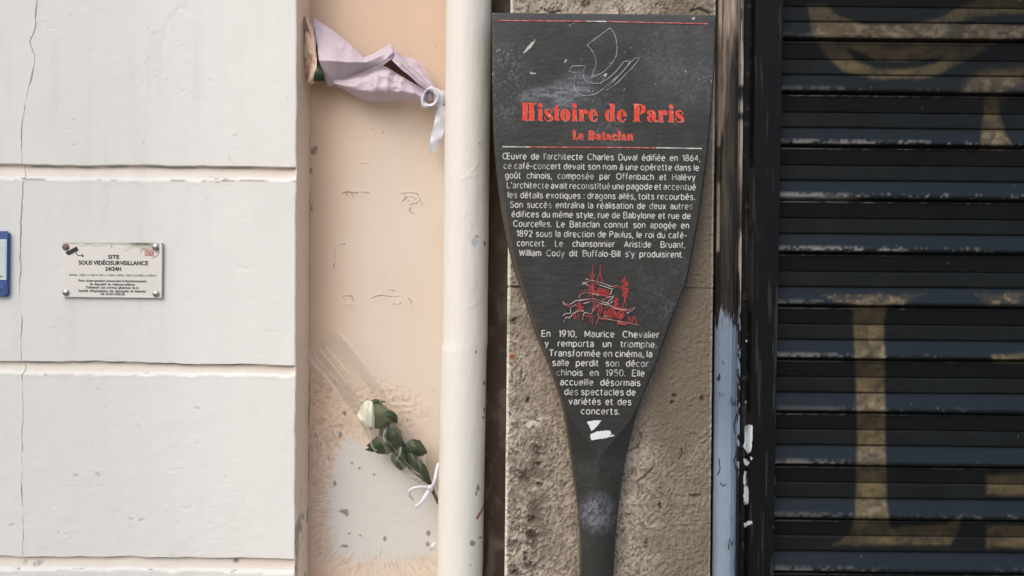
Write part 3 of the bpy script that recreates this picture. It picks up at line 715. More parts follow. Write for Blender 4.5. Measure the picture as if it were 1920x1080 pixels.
# ---- a fat-face alphabet (x-height 100, capitals 153)
def glyph(F, ch, ox, sx):
    G = Flat()
    hb = 8
    if ch == 'H':
        for a in (8, 70): G.rect(a, a + 42, 0, 153); G.rect(a - 8, a + 50, 0, hb); G.rect(a - 8, a + 50, 153 - hb, 153)
        G.rect(50, 70, 72, 82); W = 120
    elif ch in 'il':
        hh = 100 if ch == 'i' else 153
        G.rect(8, 46, 0, hh); G.rect(0, 54, 0, hb); G.rect(0, 20, hh - hb, hh); W = 54
        if ch == 'i': G.disc(27, 132, 21)
    elif ch == 's':
        G.stroke([(66, 70, 7), (62, 86, 8), (44, 99, 8), (20, 92, 14), (14, 74, 24), (34, 54, 38), (60, 34, 30), (68, 18, 16), (48, 1, 9), (22, 4, 8), (8, 16, 8), (5, 34, 8)]); W = 76
    elif ch == 't':
        G.rect(14, 50, 8, 118); G.rect(0, 62, 92, 100); G.poly([(14, 118), (50, 142), (50, 118)]); G.stroke([(30, 12, 26), (44, 3, 12), (58, 6, 8), (64, 18, 8)]); W = 64
    elif ch == 'o':
        G.ring(46, 50, 46, 53, 9, 45); W = 92
    elif ch in 'ec':
        G.ring(46, 50, 46, 53, 9, 45, 90, 270); G.stroke([(46, 0, 9), (66, 6, 9), (84, 28, 7)])
        if ch == 'e': G.ring(46, 50, 44, 53, 14, 45, 0, 92); G.rect(40, 90, 48, 55)
        else: G.stroke([(46, 99, 9), (64, 97, 9), (80, 84, 14)]); G.disc(74, 76, 18)
        W = 92
    elif ch == 'r':
        G.rect(8, 48, 0, 100); G.rect(0, 58, 0, hb); G.rect(0, 20, 92, 100); G.stroke([(48, 66, 7), (56, 88, 8), (70, 96, 12), (80, 88, 14)]); G.disc(76, 78, 19); W = 94
    elif ch == 'd':
        G.ring(42, 50, 42, 53, 10, 45, 80, 280); G.rect(50, 90, 0, 153); G.rect(36, 56, 145, 153); G.rect(86, 102, 0, hb); W = 102
    elif ch == 'P':
        G.rect(10, 56, 0, 153); G.rect(0, 68, 0, hb); G.rect(0, 60, 145, 153); G.ring(62, 110, 58, 43, 16, 35, -92, 92); G.rect(50, 64, 67, 75); G.rect(50, 64, 145, 153); W = 120
    elif ch == 'B':
        G.rect(10, 56, 0, 153); G.rect(0, 62, 0, hb); G.rect(0, 62, 145, 153); G.ring(62, 116, 52, 37, 14, 30, -92, 92); G.ring(64, 42, 58, 42, 16, 34, -92, 92); W = 122
    elif ch == 'L':
        G.rect(10, 56, 0, 153); G.rect(0, 68, 145, 153); G.rect(0, 110, 0, hb); G.poly([(84, 6), (110, 6), (110, 54), (104, 54)]); W = 110
    elif ch == 'a':
        G.rect(50, 88, 14, 78); G.ring(50, 72, 38, 29, 2, 22, 0, 95); G.stroke([(50, 98, 8), (28, 95, 8), (14, 82, 12)]); G.disc(20, 76, 18)
        G.ring(42, 28, 42, 29, 12, 22, 80, 280); G.rect(40, 54, 52, 58); G.stroke([(70, 18, 34), (84, 4, 16), (98, 6, 8), (104, 18, 7)]); W = 104
    elif ch == 'n':
        G.rect(8, 46, 0, 100); G.rect(0, 54, 0, hb); G.rect(0, 20, 92, 100); G.rect(64, 102, 0, 74); G.rect(58, 110, 0, hb); G.stroke([(46, 78, 8), (58, 94, 10), (74, 92, 26), (83, 72, 38)]); W = 110
    for i, (x, y, l) in enumerate(G.v): G.v[i] = (x, y, l)
    b = len(F.v)
    F.v += [(ox + x * sx[0] / W, y * sx[1], F.lev + l) for x, y, l in G.v]
    F.f += [[b + q for q in f] for f in G.f]
    return W

def text_mesh_word(word, size, bold=0.0, res=3):
    cu = bpy.data.curves.new('word', 'FONT')
    cu.body = word; cu.size = size; cu.offset = bold; cu.resolution_u = res
    o = bpy.data.objects.new('word', cu); C.objects.link(o)
    bpy.context.view_layer.update()
    me = bpy.data.meshes.new_from_object(o.evaluated_get(bpy.context.evaluated_depsgraph_get()))
    n = len(me.vertices)
    co = np.zeros(n * 3); me.vertices.foreach_get('co', co); co = co.reshape(-1, 3)
    fs = [list(p.vertices) for p in me.polygons]
    bpy.data.objects.remove(o); bpy.data.curves.remove(cu); bpy.data.meshes.remove(me)
    return co[:, :2], fs
CAP = None
def cap_of():
    global CAP
    if CAP is None:
        c, _ = text_mesh_word('H', 1.0); CAP = c[:, 1].max() - c[:, 1].min()
    return CAP

class Letters:
    def __init__(s): s.v = []; s.f = []
    def line(s, text, xl, xr, base, cap, bold=0.0, sx=1.0, gap=None):
        """justified line in photograph pixels; base is the baseline at the middle of the line"""
        size = cap / cap_of()
        ws = [text_mesh_word(t, size, bold * size) for t in text.split()]
        wid = [c[:, 0].max() for c, _ in ws]
        tot = sum(wid)
        n = len(ws) - 1
        room = (xr - xl)
        sp = (room - tot * sx) / n if n else 0
        if n == 0: sx = room / tot
        elif sp < 0.20 * size:
            sp = 0.20 * size; sx = (room - sp * n) / tot
        x = -room / 2
        for (c, fs), wd in zip(ws, wid):
            b = len(s.v)
            for p in c: s.v.append(((xl + xr) / 2, base, x + p[0] * sx, p[1]))
            s.f += [[b + q for q in f] for f in fs]
            x += wd * sx + sp
    def build(s, name, y, m, parent):
        k = (D + y) / D * S
        v = []
        for cx, by, dx, dz in s.v:
            o = at(cx, by, y)
            v.append((o.x + dx * k, y, o.z + dz * k))
        return pyd(name, v, s.f, m, parent)


def _arc(cx, cy, rx, ry, a0, a1):
    n = max(3, int(abs(a1 - a0) / 24) + 1)
    return [(cx + rx * math.cos(math.radians(a)), cy + ry * math.sin(math.radians(a))) for a in np.linspace(a0, a1, n)]
O1 = _arc(36, 50, 36, 50, 0, 360)
MONO = {   # routed single-stroke letters: x-height 100, capitals 138
 'a': (66, [[(8, 82), (20, 96), (38, 101), (57, 94), (66, 74), (66, 40), (66, 0)], [(66, 58), (36, 57), (12, 50), (1, 29), (12, 7), (32, -1), (52, 7), (66, 26)]]), 'b': (72, [[(0, 140), (0, 0)], O1]), 'c': (66, [_arc(38, 50, 38, 50, 48, 312)]), 'd': (72, [O1, [(72, 140), (72, 0)]]),
 'e': (74, [[(2, 51), (73, 51)], _arc(37, 50, 37, 50, 0, 312)]), 'f': (42, [_arc(36, 112, 22, 28, 70, 180) + [(14, 0)], [(-4, 98), (40, 98)]]),
 'g': (72, [O1, [(72, 100), (72, -14)] + _arc(36, -12, 36, 28, 0, -140)]), 'h': (66, [[(0, 140), (0, 0)], _arc(33, 62, 33, 38, 180, 0) + [(66, 0)]]),
 'i': (0, [[(0, 100), (0, 0)], [(0, 124), (0, 140)]]), 'l': (0, [[(0, 140), (0, 0)]]),
 'm': (108, [[(0, 100), (0, 0)], _arc(27, 70, 27, 30, 180, 0) + [(54, 0)], _arc(81, 70, 27, 30, 180, 0) + [(108, 0)]]),
 'n': (66, [[(0, 100), (0, 0)], _arc(33, 62, 33, 38, 180, 0) + [(66, 0)]]), 'o': (76, [_arc(38, 50, 38, 50, 0, 360)]), 'p': (72, [O1, [(0, 100), (0, -40)]]),
 'q': (72, [O1, [(72, 100), (72, -40)]]), 'r': (38, [[(0, 100), (0, 0)], _arc(32, 62, 32, 38, 180, 65)]),
 's': (66, [[(62, 82), (48, 97), (30, 101), (12, 92), (6, 76), (16, 60), (34, 53), (52, 46), (64, 30), (60, 12), (42, 0), (22, 0), (3, 16)]]),
 't': (42, [[(14, 130), (14, 22), (22, 4), (42, 2)], [(-5, 98), (40, 98)]]), 'u': (66, [[(0, 100)] + _arc(33, 38, 33, 38, 180, 360), [(66, 100), (66, 0)]]),
 'v': (70, [[(0, 100), (35, 0)], [(35, 0), (70, 100)]]), 'x': (68, [[(0, 100), (68, 0)], [(68, 100), (0, 0)]]), 'y': (70, [[(0, 100), (36, 2)], [(70, 100), (32, -22), (8, -40)]]),
 'A': (98, [[(0, 0), (49, 138)], [(49, 138), (98, 0)], [(18, 44), (80, 44)]]),
 'B': (84, [[(0, 0), (0, 138)], [(0, 138)] + _arc(46, 106, 33, 32, 90, -90) + [(0, 74)], [(46, 74)] + _arc(48, 37, 37, 37, 90, -90) + [(0, 0)]]),
 'C': (100, [_arc(58, 69, 58, 69, 46, 314)]), 'D': (96, [[(0, 0), (0, 138)], [(0, 138)] + _arc(40, 69, 56, 69, 90, -90) + [(0, 0)]]),
 'E': (76, [[(0, 0), (0, 138)], [(0, 138), (76, 138)], [(0, 72), (68, 72)], [(0, 0), (76, 0)]]), 'H': (88, [[(0, 0), (0, 138)], [(88, 0), (88, 138)], [(0, 72), (88, 72)]]),
 'L': (70, [[(0, 138), (0, 0)], [(0, 0), (70, 0)]]), 'M': (104, [[(0, 0), (0, 138)], [(0, 138), (52, 30)], [(52, 30), (104, 138)], [(104, 138), (104, 0)]]),
 'O': (116, [_arc(58, 69, 58, 69, 0, 360)]), 'P': (80, [[(0, 0), (0, 138)], [(0, 138)] + _arc(44, 102, 36, 36, 90, -90) + [(0, 66)]]),
 'S': (82, [[(76, 114), (60, 134), (38, 139), (14, 130), (6, 108), (16, 86), (42, 75), (68, 64), (81, 40), (70, 12), (44, -1), (18, 4), (2, 26)]]),
 'T': (92, [[(0, 138), (92, 138)], [(46, 138), (46, 0)]]), 'W': (132, [[(0, 138), (33, 0)], [(33, 0), (66, 130)], [(66, 130), (99, 0)], [(99, 0), (132, 138)]]),
 'Œ': (176, [_arc(56, 69, 56, 69, 0, 360), [(104, 0), (104, 138)], [(104, 138), (176, 138)], [(104, 72), (168, 72)], [(104, 0), (176, 0)]]),
 '1': (36, [[(4, 108), (34, 138)], [(34, 138), (34, 0)]]), '8': (76, [_arc(38, 104, 32, 34, 0, 360), _arc(38, 36, 38, 36, 0, 360)]),
 '6': (76, [_arc(38, 42, 38, 42, 0, 360), [(64, 136), (36, 120), (10, 84), (0, 44)]]), '4': (82, [[(60, 0), (60, 138)], [(60, 138), (0, 42)], [(0, 42), (82, 42)]]),
 '9': (76, [_arc(38, 96, 38, 42, 0, 360), [(76, 94), (66, 54), (40, 18), (12, 2)]]), '2': (76, [_arc(38, 100, 36, 38, 170, -30) + [(2, 2)], [(0, 0), (76, 0)]]),
 '5': (78, [[(70, 138), (14, 138)], [(14, 138), (6, 74)], _arc(36, 44, 40, 44, 130, -145)]), '0': (78, [_arc(39, 69, 39, 69, 0, 360)]),
 '.': (0, [[(0, -6), (0, 12)]]), ',': (4, [[(4, 10), (-4, -28)]]), "'": (0, [[(0, 142), (0, 104)]]), ':': (0, [[(0, -4), (0, 14)], [(0, 80), (0, 98)]]), '-': (40, [[(0, 54), (40, 54)]]),
}
for _b, _a, _pts in (('e', 'é', [(28, 120), (50, 146)]), ('e', 'è', [(48, 120), (26, 146)]), ('a', 'à', [(46, 120), (24, 146)])):
    MONO[_a] = (MONO[_b][0], MONO[_b][1] + [_pts])
MONO['ê'] = (74, MONO['e'][1] + [[(16, 120), (37, 144)], [(37, 144), (58, 120)]])
MONO['û'] = (66, MONO['u'][1] + [[(12, 120), (33, 144)], [(33, 144), (54, 120)]])
MONO['î'] = (0, [[(0, 100), (0, 0)], [(-20, 120), (0, 144)], [(0, 144), (20, 120)]])

class Routed(Flat):
    """lines of routed single-stroke lettering, justified between two pixels"""
    def __init__(s): super().__init__(); s.rng = random.Random(3)
    def line(s, text, xl, xr, base, u, sx, wd):
        """u: pixels per glyph unit"""
        gap = 37
        words = text.split(); ww = []
        for t in words: ww.append(sum(MONO[c][0] for c in t) + gap * (len(t) - 1))
        n = len(words) - 1; room = xr - xl - wd
        if n:
            sp = (room - sum(ww) * u * sx) / n
            if sp < 46 * u: sp = 46 * u; sx = (room - n * sp) / (sum(ww) * u)
        else: sp = 0; sx = room / (ww[0] * u)
        o = at((xl + xr) / 2, base, s.y)
        x = -room / 2
        for t, w0 in zip(words, ww):
            cx = x
            for c in t:
                adv, st = MONO[c]
                s.lev = 0
                dy = s.rng.uniform(-0.12, 0.12)
                for pts in st: s.stroke([(o.x + (cx + q[0] * u * sx) * s.k, o.z + (q[1] * u + dy) * s.k) for q in pts], wd * s.k * s.rng.uniform(0.9, 1.1), len(pts) > 2)
                cx += (adv + gap) * u * sx
            x += w0 * u * sx + sp

# ------------------------------------------------------------------ history sign
YF = -0.050
M_sign = mat('dark_sign_enamel', (0.031, 0.0315, 0.029), masks=[('scuff', (0.20, 0.21, 0.25), 0.65), ('haze', (0.085, 0.087, 0.092), 0.6), ('white', (0.66, 0.66, 0.64), 0.7), ('brown', (0.085, 0.062, 0.04), 0.6)],
             rough=0.42, spec=0.4, var=(40, 0.12), bump=(260, 0.18, 0.0015), bump2=(40, 0.2, 0.002, (0.35, 1, 1.6)))
def paint(name, c, worn, scale=160, lo=0.55, hi=0.66):
    m = mat(name, c, rough=0.6, spec=0.3)
    t = m.node_tree; N = t.nodes; L = t.links
    tc = N.new('ShaderNodeTexCoord'); nz = N.new('ShaderNodeTexNoise'); nz.inputs['Scale'].default_value = scale; nz.inputs['Detail'].default_value = 3
    L.new(tc.outputs['Object'], nz.inputs['Vector'])
    r = N.new('ShaderNodeValToRGB'); r.color_ramp.elements[0].position = lo; r.color_ramp.elements[1].position = hi
    r.color_ramp.elements[0].color = (*c, 1); r.color_ramp.elements[1].color = (*worn, 1)
    L.new(nz.outputs['Fac'], r.inputs[0]); L.new(r.outputs[0], N['Principled BSDF'].inputs['Base Color'])
    return m
M_white = paint('white_letter_paint', (0.60, 0.60, 0.57), (0.22, 0.22, 0.21), 45, 0.50, 0.72)
M_red = paint('red_letter_paint', (0.76, 0.065, 0.035), (0.76, 0.30, 0.24), 120, 0.58, 0.74)
M_rim_light = paint('pale_letter_rim', (0.66, 0.50, 0.46), (0.45, 0.14, 0.11), 110, 0.42, 0.62)  # light caught on the engraved letter edges, painted pale
M_redline = paint('worn_red_line', (0.42, 0.07, 0.06), (0.50, 0.22, 0.20), 90, 0.45, 0.6)
M_sticker = mat('white_paper', (0.76, 0.77, 0.79), rough=0.7)

OL = [(922, 27), (922.5, 90), (923, 150), (925, 250), (931, 325), (940, 395), (952, 460), (965, 510), (975, 540), (1002, 620), (1030, 690), (1055, 765), (1064, 815), (1072, 870), (1080, 925), (1086, 975), (1089, 1030), (1088.5, 1080)]
OR = [(1341, 31), (1338, 125), (1333, 200), (1326, 280), (1318, 340), (1310, 400), (1298, 465), (1286, 525), (1276, 552), (1255, 607), (1232, 672), (1210, 728), (1195, 768), (1182, 822), (1170, 882), (1162, 937), (1155, 1007), (1151, 1080)]
def build_sign():
    root = thing('information_sign', 'dark paddle shaped history sign with red title and white text on a tall stem', 'sign', (at(1120, 1080, YF).x, YF + 0.015, 0))
    L = [at(x, y, YF + 0.012) for x, y in OL]; R = [at(x, y, YF + 0.012) for x, y in OR]
    ztop = (L[0].z + R[0].z) / 2
    zs = axis((0, ZB - 0.02, 0.05), (ZB - 0.02, ztop - 0.008, 0.0022), (ztop - 0.008, ztop, 0.0008))
    def side(pts):
        q = smooth_pts([(p.z, p.x) for p in pts], 8)
        zz = np.array([a[0] for a in q])[::-1]; xx = np.array([a[1] for a in q])[::-1]
        return np.interp(zs, zz, xx)
    xl, xr = side(L), side(R)
    pyc = 540 - (zs - ZC) / S
    hw = (xr - xl) / 2; xm = (xl + xr) / 2
    b = np.minimum(hw * 0.96, 0.0035 + hw * 0.98 * sst(745, 868, pyc) ** 1.3)
    bd = 0.0035 + 0.012 * sst(740, 860, pyc)
    topb = 0.003 * (1 - sst(0, 0.004, ztop - zs)) ** 2 
    n = 300
    f = np.linspace(-1, 1, n)
    X = np.zeros((len(zs), n + 4)); Y = np.zeros_like(X); Z = np.repeat(zs[:, None], n + 4, 1)
    X[:, 2:-2] = xm[:, None] + hw[:, None] * f[None, :]
    dist = hw[:, None] * np.abs(f)[None, :] - (hw - b)[:, None]
    e = np.clip(dist / b[:, None], 0, 1)
    pw = (1.0 + 0.9 * sst(850, 950, pyc))[:, None]
    Y[:, 2:-2] = YF + bd[:, None] * e ** pw + topb[:, None]
    for j, yy in ((0, YF + 0.034), (1, YF + 0.030)):
        X[:, j] = xl + (0.004 if j == 0 else 0); Y[:, j] = yy; X[:, -1 - j] = xr - (0.004 if j == 0 else 0); Y[:, -1 - j] = yy
    PX, PY = proj(X, Y, Z)
    flatm = np.zeros_like(X); flatm[:, 2:-2] = 1
    tool = fbm(PX * 0.5, PY * 1.5, 7, 4, 3)
    Y += flatm * (0.0007 * (tool - 0.5) + 0.0008 * (fbm(PX, PY, 30, 6, 3) - 0.5))
    wx = PX + 12 * (fbm(PX, PY, 20, 3, 2) - 0.5); wy = PY + 12 * (fbm(PX, PY, 20, 6, 2) - 0.5)
    grain = fbm(wx, wy, 3.0, 9, 3, 0.7)
    scr = sst(0.42, 0.80, grain + 0.35 * (fbm(PX, PY, 26, 4, 3) - 0.5))
    z1 = np.clip(1.7 * blob(PX, PY, 1068, 172, 72, 36, -28), 0, 1); z1 = np.maximum(z1, np.clip(1.3 * blob(PX, PY, 1020, 178, 70, 22, -8), 0, 1))
    z2 = np.clip(1.5 * blob(PX, PY, 1275, 130, 100, 110), 0, 1) * (0.5 + 0.5 * fbm(PX, PY, 50, 3))
    z3 = np.clip(1.8 * blob(PX, PY, 1120, 962, 44, 46), 0, 1) * (1 - 0.4 * sst(1120, 1160, PX))
    z4 = np.clip(1.4 * blob(PX, PY, 950, 160, 60, 110), 0, 1) * 0.8
    z5 = np.clip(1.2 * blob(PX, PY, 1240, 560, 60, 60), 0, 1) * 0.5
    brush = fbm(PX * 0.35, PY * 1.3, 6, 2, 3)
    scuff = np.maximum.reduce([z1 * (0.2 + 0.8 * sst(0.40, 0.66, 0.6 * brush + 0.4 * grain)), z2 * scr * 0.7, z3 * (0.10 + 0.75 * sst(0.36, 0.70, 0.6 * grain + 0.4 * fbm(PX + 0.5 * PY, PY * 0.35, 5, 5, 3))), z4 * scr * 0.65, z5 * scr * 0.7, 0.35 * scr * sst(0.5, 0.7, fbm(PX, PY, 60, 11, 3)) * (1 - 0.6 * sst(270, 300, PY))])
    scuff = scuff * flatm
    haze = np.clip(z2 * 0.65 + 0.25 * sst(0.45, 0.7, fbm(PX, PY, 90, 8, 3)) * (1 - sst(240, 300, PY)) + 0.35 * (1 - sst(36, 42, PY)), 0, 1)
    sp = 0.7 * sst(0.86, 0.90, fbm(PX, PY, 4.5, 13, 2)) * (0.15 + 0.85 * (PY < 270)) * flatm * sst(0.35, 0.6, fbm(PX, PY, 70, 2, 2))
    for pg in ([(981, 98), (996, 80), (1000, 78), (1003, 73), (1002, 80), (994, 90), (984, 99)], [(994, 135), (1004, 137), (1003, 139), (995, 138)], [(1057, 116), (1061, 112), (1064, 111), (1060, 117)], [(1130, 140), (1138, 138), (1136, 144)], [(1296, 34), (1303, 32), (1302, 38)], [(1283, 131), (1287, 134), (1286, 137)]):
        sp = np.maximum(sp, sst(0.4, 0.6, poly_in(PX, PY, pg, 0.8)))
    brown = np.zeros_like(X); brown[:, :2] = 1; brown[:, 2:10] = (sst(300, 420, PY[:, 2:10]) * 0.8)
    grid_obj('panel', np.stack([X, Y, Z], -1), M_sign, root, dict(scuff=scuff, haze=haze, white=sp * 0.85, brown=brown))
    # top and back closure
    zt = zs[-1]
    vv = [(x, y, zt) for x, y in zip(X[-1], Y[-1])]
    pyd('top_edge', vv + [(xl[-1], YF + 0.034, zt), ], [list(range(len(vv)))], M_sign, root)
    bk = [(xl[i], YF + 0.034, zs[i]) for i in range(0, len(zs), 8)] + [(xl[-1], YF + 0.034, zt)]
    bk2 = [(xr[i], YF + 0.034, zs[i]) for i in range(0, len(zs), 8)] + [(xr[-1], YF + 0.034, zt)]
    nb = len(bk)
    pyd('back_plate', bk + bk2, [[i, i + 1, nb + i + 1, nb + i] for i in range(nb - 1)], M_sign, root)
    yt = YF - 0.0011
    k = (D + yt) / D * S
    def tr_at(cx, by):
        o = at(cx, by, yt)
        return lambda x, y, h: (o.x + x * k, yt - h, o.z + y * k)
    def tr_px(x, y, h):
        p = at(x, y, yt - h); return tuple(p)
    # titles
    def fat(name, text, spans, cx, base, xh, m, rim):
        for nm, mm, ddx, ddy, lift, ex in ((name + '_rim', rim, 1.25, -1.25, 0, 1.0), (name, m, 0, 0, 0.0012, 1.0)):  # offset pale copy below stands for the lit lower-right edges
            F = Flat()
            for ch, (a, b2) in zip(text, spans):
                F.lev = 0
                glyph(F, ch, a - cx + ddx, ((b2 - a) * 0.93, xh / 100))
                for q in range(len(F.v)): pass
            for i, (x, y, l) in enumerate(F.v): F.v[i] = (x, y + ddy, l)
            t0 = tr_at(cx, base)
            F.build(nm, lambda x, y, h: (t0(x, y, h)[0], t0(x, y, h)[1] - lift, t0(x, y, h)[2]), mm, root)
    tz = lambda q: 960 + q / 5.647
    sp1 = [(100, 247), (268, 326), (338, 432), (434, 504), (508, 618), (628, 692), (702, 804), (808, 914), (983, 1100), (1108, 1218), (1278, 1422), (1424, 1540), (1542, 1644), (1652, 1716), (1722, 1822)]
    fat('title', 'HistoiredeParis', [(tz(a), tz(b2)) for a, b2 in sp1], 1130, 227.3, 21.6, M_red, M_rim_light)
    x = 637; sp2 = []
    wd = [('L', 62), ('e', 60), (' ', 36), ('B', 78), ('a', 62), ('t', 42), ('a', 62), ('c', 56), ('l', 36), ('a', 62), ('n', 70)]
    scale = (1290 - 637) / sum(b2 for _, b2 in wd)
    for ch, ww in wd:
        if ch != ' ': sp2.append((tz(x), tz(x + (ww - 5) * scale)))
        x += ww * scale
    fat('subtitle', 'LeBataclan', sp2, 1130, 262.4, 11.6, M_red, M_rim_light)
    # paragraphs
    A = Routed(); A.y = yt; A.k = k
    for t, a, b2, y in (("Œuvre de l'architecte Charles Duval édifiée en 1864,", 942, 1313, 300), ("ce café-concert devait son nom à une opérette dans le", 944, 1311, 318), ("goût chinois, composée par Offenbach et Halévy", 947, 1304, 336), ("L'architecte avait reconstitué une pagode et accentué", 950, 1305, 354.3),
                        ("les détails exotiques : dragons ailés, toits recourbés.", 952, 1303, 372.7), ("Son succès entraîna la réalisation de deux autres", 956, 1299, 390.7), ("édifices du même style, rue de Babylone et rue de", 959, 1295, 408.5), ("Courcelles. Le Bataclan connut son apogée en", 962, 1292, 426.4),
                        ("1892 sous la direction de Paulus, le roi du café-", 968, 1288, 444.8), ("concert. Le chansonnier Aristide Bruant,", 969, 1285, 462.8), ("William Cody dit Buffalo-Bill s'y produisirent.", 973, 1281, 481)):
        A.line(t, a, b2, y, 0.080, 0.955, 1.7)
    A.build('upper_text', lambda x, z, h: (x, yt - h, z), M_white, root)
    B = Routed(); B.y = yt; B.k = k
    for t, a, b2, y in (("En 1910, Maurice Chevalier", 1015, 1236, 632), ("y remporta un triomphe.", 1021, 1231, 650.3), ("Transformée en cinéma, la", 1029, 1223, 668.5), ("salle perdit son décor", 1035, 1216, 686.5), ("chinois en 1950. Elle", 1043, 1209, 704.6), ("accueille désormais", 1050, 1201, 722.6), ("des spectacles de", 1058, 1192, 740.6), ("variétés et des", 1066, 1184, 758.6), ("concerts.", 1089, 1162, 776.6)):
        B.line(t, a, b2, y, 0.083, 1.03, 1.85)
    B.build('lower_text', lambda x, z, h: (x, yt - h, z), M_white, root)
    # ruled lines
    for nm, segs in (('upper_rule', [((934, 38.3), (1100, 39.8), M_redline), ((1100, 39.8), (1137, 40.2), M_white), ((1137, 40.2), (1328, 44.5), M_redline)]), ('lower_rule', [((942, 275), (992, 275.6), M_white), ((992, 275.6), (1230, 277), M_redline), ((1230, 277), (1316, 278.5), M_white)])):
        for i, (a, b2, m) in enumerate(segs):
            F = Flat(); F.stroke([(a[0], a[1]), (b2[0], b2[1])], 2.3, False)
            F.build(nm, tr_px, m, root)
    # ship emblem
    F = Flat(); zz = lambda pts: [(1040 + x / 6.355, 30 + y / 6.355) for x, y in pts]
    for pts, sm in (([(660, 140), (385, 345)], 0), ([(385, 345), (450, 420), (485, 500), (490, 580), (440, 728)], 1), ([(440, 728), (560, 680), (660, 590), (725, 490), (742, 400), (735, 300), (710, 215), (660, 140)], 1),
                    ([(205, 597), (370, 590)], 0), ([(370, 590), (345, 650), (340, 710), (365, 770), (430, 800), (540, 795), (640, 740), (740, 650), (820, 550), (850, 538), (905, 535)], 1), ([(905, 535), (830, 640), (720, 760), (630, 850)], 1),
                    ([(205, 597), (170, 662), (262, 675)], 0), ([(262, 675), (240, 730), (230, 830), (260, 900), (320, 940), (400, 948), (480, 930), (560, 880), (660, 790), (780, 690), (880, 580), (960, 505), (1015, 500)], 1), ([(1015, 500), (930, 610), (850, 690), (740, 800), (650, 865), (600, 880)], 1)):
        F.stroke(zz(pts), 1.45, bool(sm))
    F.build('ship_emblem', tr_px, paint('grey_line_paint', (0.40, 0.38, 0.38), (0.20, 0.19, 0.19), 70, 0.45, 0.62), root)
    # pagoda drawing
    pz = lambda pts: [(1040 + x / 7.712, 480 + y / 7.712) for x, y in pts]
    red = [[(550, 130), (548, 260)], [(545, 262), (522, 292), (545, 318), (572, 292), (545, 262)], [(546, 318), (545, 372)], [(660, 130), (656, 260)], [(655, 262), (636, 310), (600, 350)], [(656, 262), (676, 330), (694, 368)], [(640, 345), (600, 380)],
           [(500, 405), (500, 600)], [(548, 380), (548, 600)], [(520, 400), (580, 400), (520, 450), (580, 450), (520, 500), (575, 500), (520, 550), (570, 560)], [(640, 460), (620, 500)], [(640, 460), (790, 510)], [(640, 490), (780, 530)], [(620, 500), (800, 560)], [(560, 520), (800, 590)], [(600, 545), (770, 590)],
           [(380, 520), (450, 490), (540, 492), (640, 520)], [(1015, 300), (1016, 340)], [(1016, 330), (960, 380), (1060, 390), (950, 460), (1075, 470), (965, 500), (1070, 510), (975, 570), (1050, 590)], [(985, 340), (1050, 420), (985, 430), (1045, 500), (985, 540)], [(1000, 520), (1010, 620)], [(1035, 520), (1025, 620)], [(1012, 620), (990, 740)], [(1012, 620), (1035, 740)],
           [(870, 610), (920, 630), (860, 660), (920, 690), (850, 720)], [(890, 600), (880, 740)], [(540, 680), (580, 690), (540, 740), (590, 720), (560, 780)], [(660, 700), (690, 760), (660, 830)], [(620, 700), (660, 760), (630, 830)], [(735, 790), (735, 860)], [(715, 800), (718, 860)],
           [(810, 770), (770, 800), (762, 850), (800, 890), (850, 870), (870, 820), (840, 775), (810, 770)], [(810, 800), (790, 840), (810, 870), (840, 840), (810, 800)], [(880, 800), (890, 880)], [(960, 800), (910, 830), (910, 890), (960, 910), (1000, 870), (990, 810), (960, 800)], [(950, 830), (940, 870), (970, 880)],
           [(330, 690), (390, 690), (320, 730), (410, 740), (310, 780), (420, 780)], [(360, 650), (365, 790)], [(265, 830), (285, 910)], [(300, 820), (310, 915)], [(345, 810), (345, 920)], [(430, 860), (500, 880), (540, 880)], [(520, 830), (520, 970)], [(560, 850), (545, 975)], [(640, 880), (770, 910)], [(640, 910), (760, 930)],
           [(900, 960), (1060, 975)], [(900, 980), (1040, 1000)], [(1150, 870), (1120, 960)], [(1150, 870), (1190, 970)], [(1060, 880), (1090, 900), (1060, 930)], [(720, 740), (1040, 800)], [(590, 690), (640, 740)], [(1040, 760), (880, 740)]]
    wh = [[(400, 385), (470, 380), (540, 355), (600, 372), (640, 380)], [(450, 330), (500, 350), (530, 340)], [(400, 410), (440, 400), (490, 430)], [(620, 370), (720, 400), (820, 440), (900, 425), (910, 465)], [(600, 400), (720, 440), (830, 480), (880, 440)], [(830, 490), (800, 560)], [(350, 600), (370, 560), (440, 530), (540, 540), (640, 570)], [(340, 640), (400, 630), (460, 620)],
          [(125, 655), (140, 690), (230, 695), (300, 650), (400, 640), (540, 620), (660, 650), (790, 690)], [(125, 690), (180, 725), (260, 730), (310, 700)], [(410, 690), (480, 670), (560, 655), (680, 690), (800, 715)], [(760, 680), (790, 640), (850, 600)], [(680, 640), (760, 600), (860, 580)], [(800, 690), (840, 650)],
          [(780, 705), (900, 760), (1050, 780), (1100, 770), (1160, 740)], [(1160, 745), (1120, 790), (1040, 830)], [(120, 860), (160, 830), (230, 828), (230, 745)], [(130, 950), (150, 930), (160, 890), (230, 880), (270, 830), (350, 795), (420, 795)], [(190, 905), (220, 895)], [(400, 930), (430, 820), (520, 840), (560, 770), (600, 730)], [(610, 740), (640, 700)], [(600, 980), (640, 880), (620, 830)], [(640, 890), (920, 940), (1190, 990), (1215, 1000)], [(700, 860), (760, 880)]]
    F = Flat()
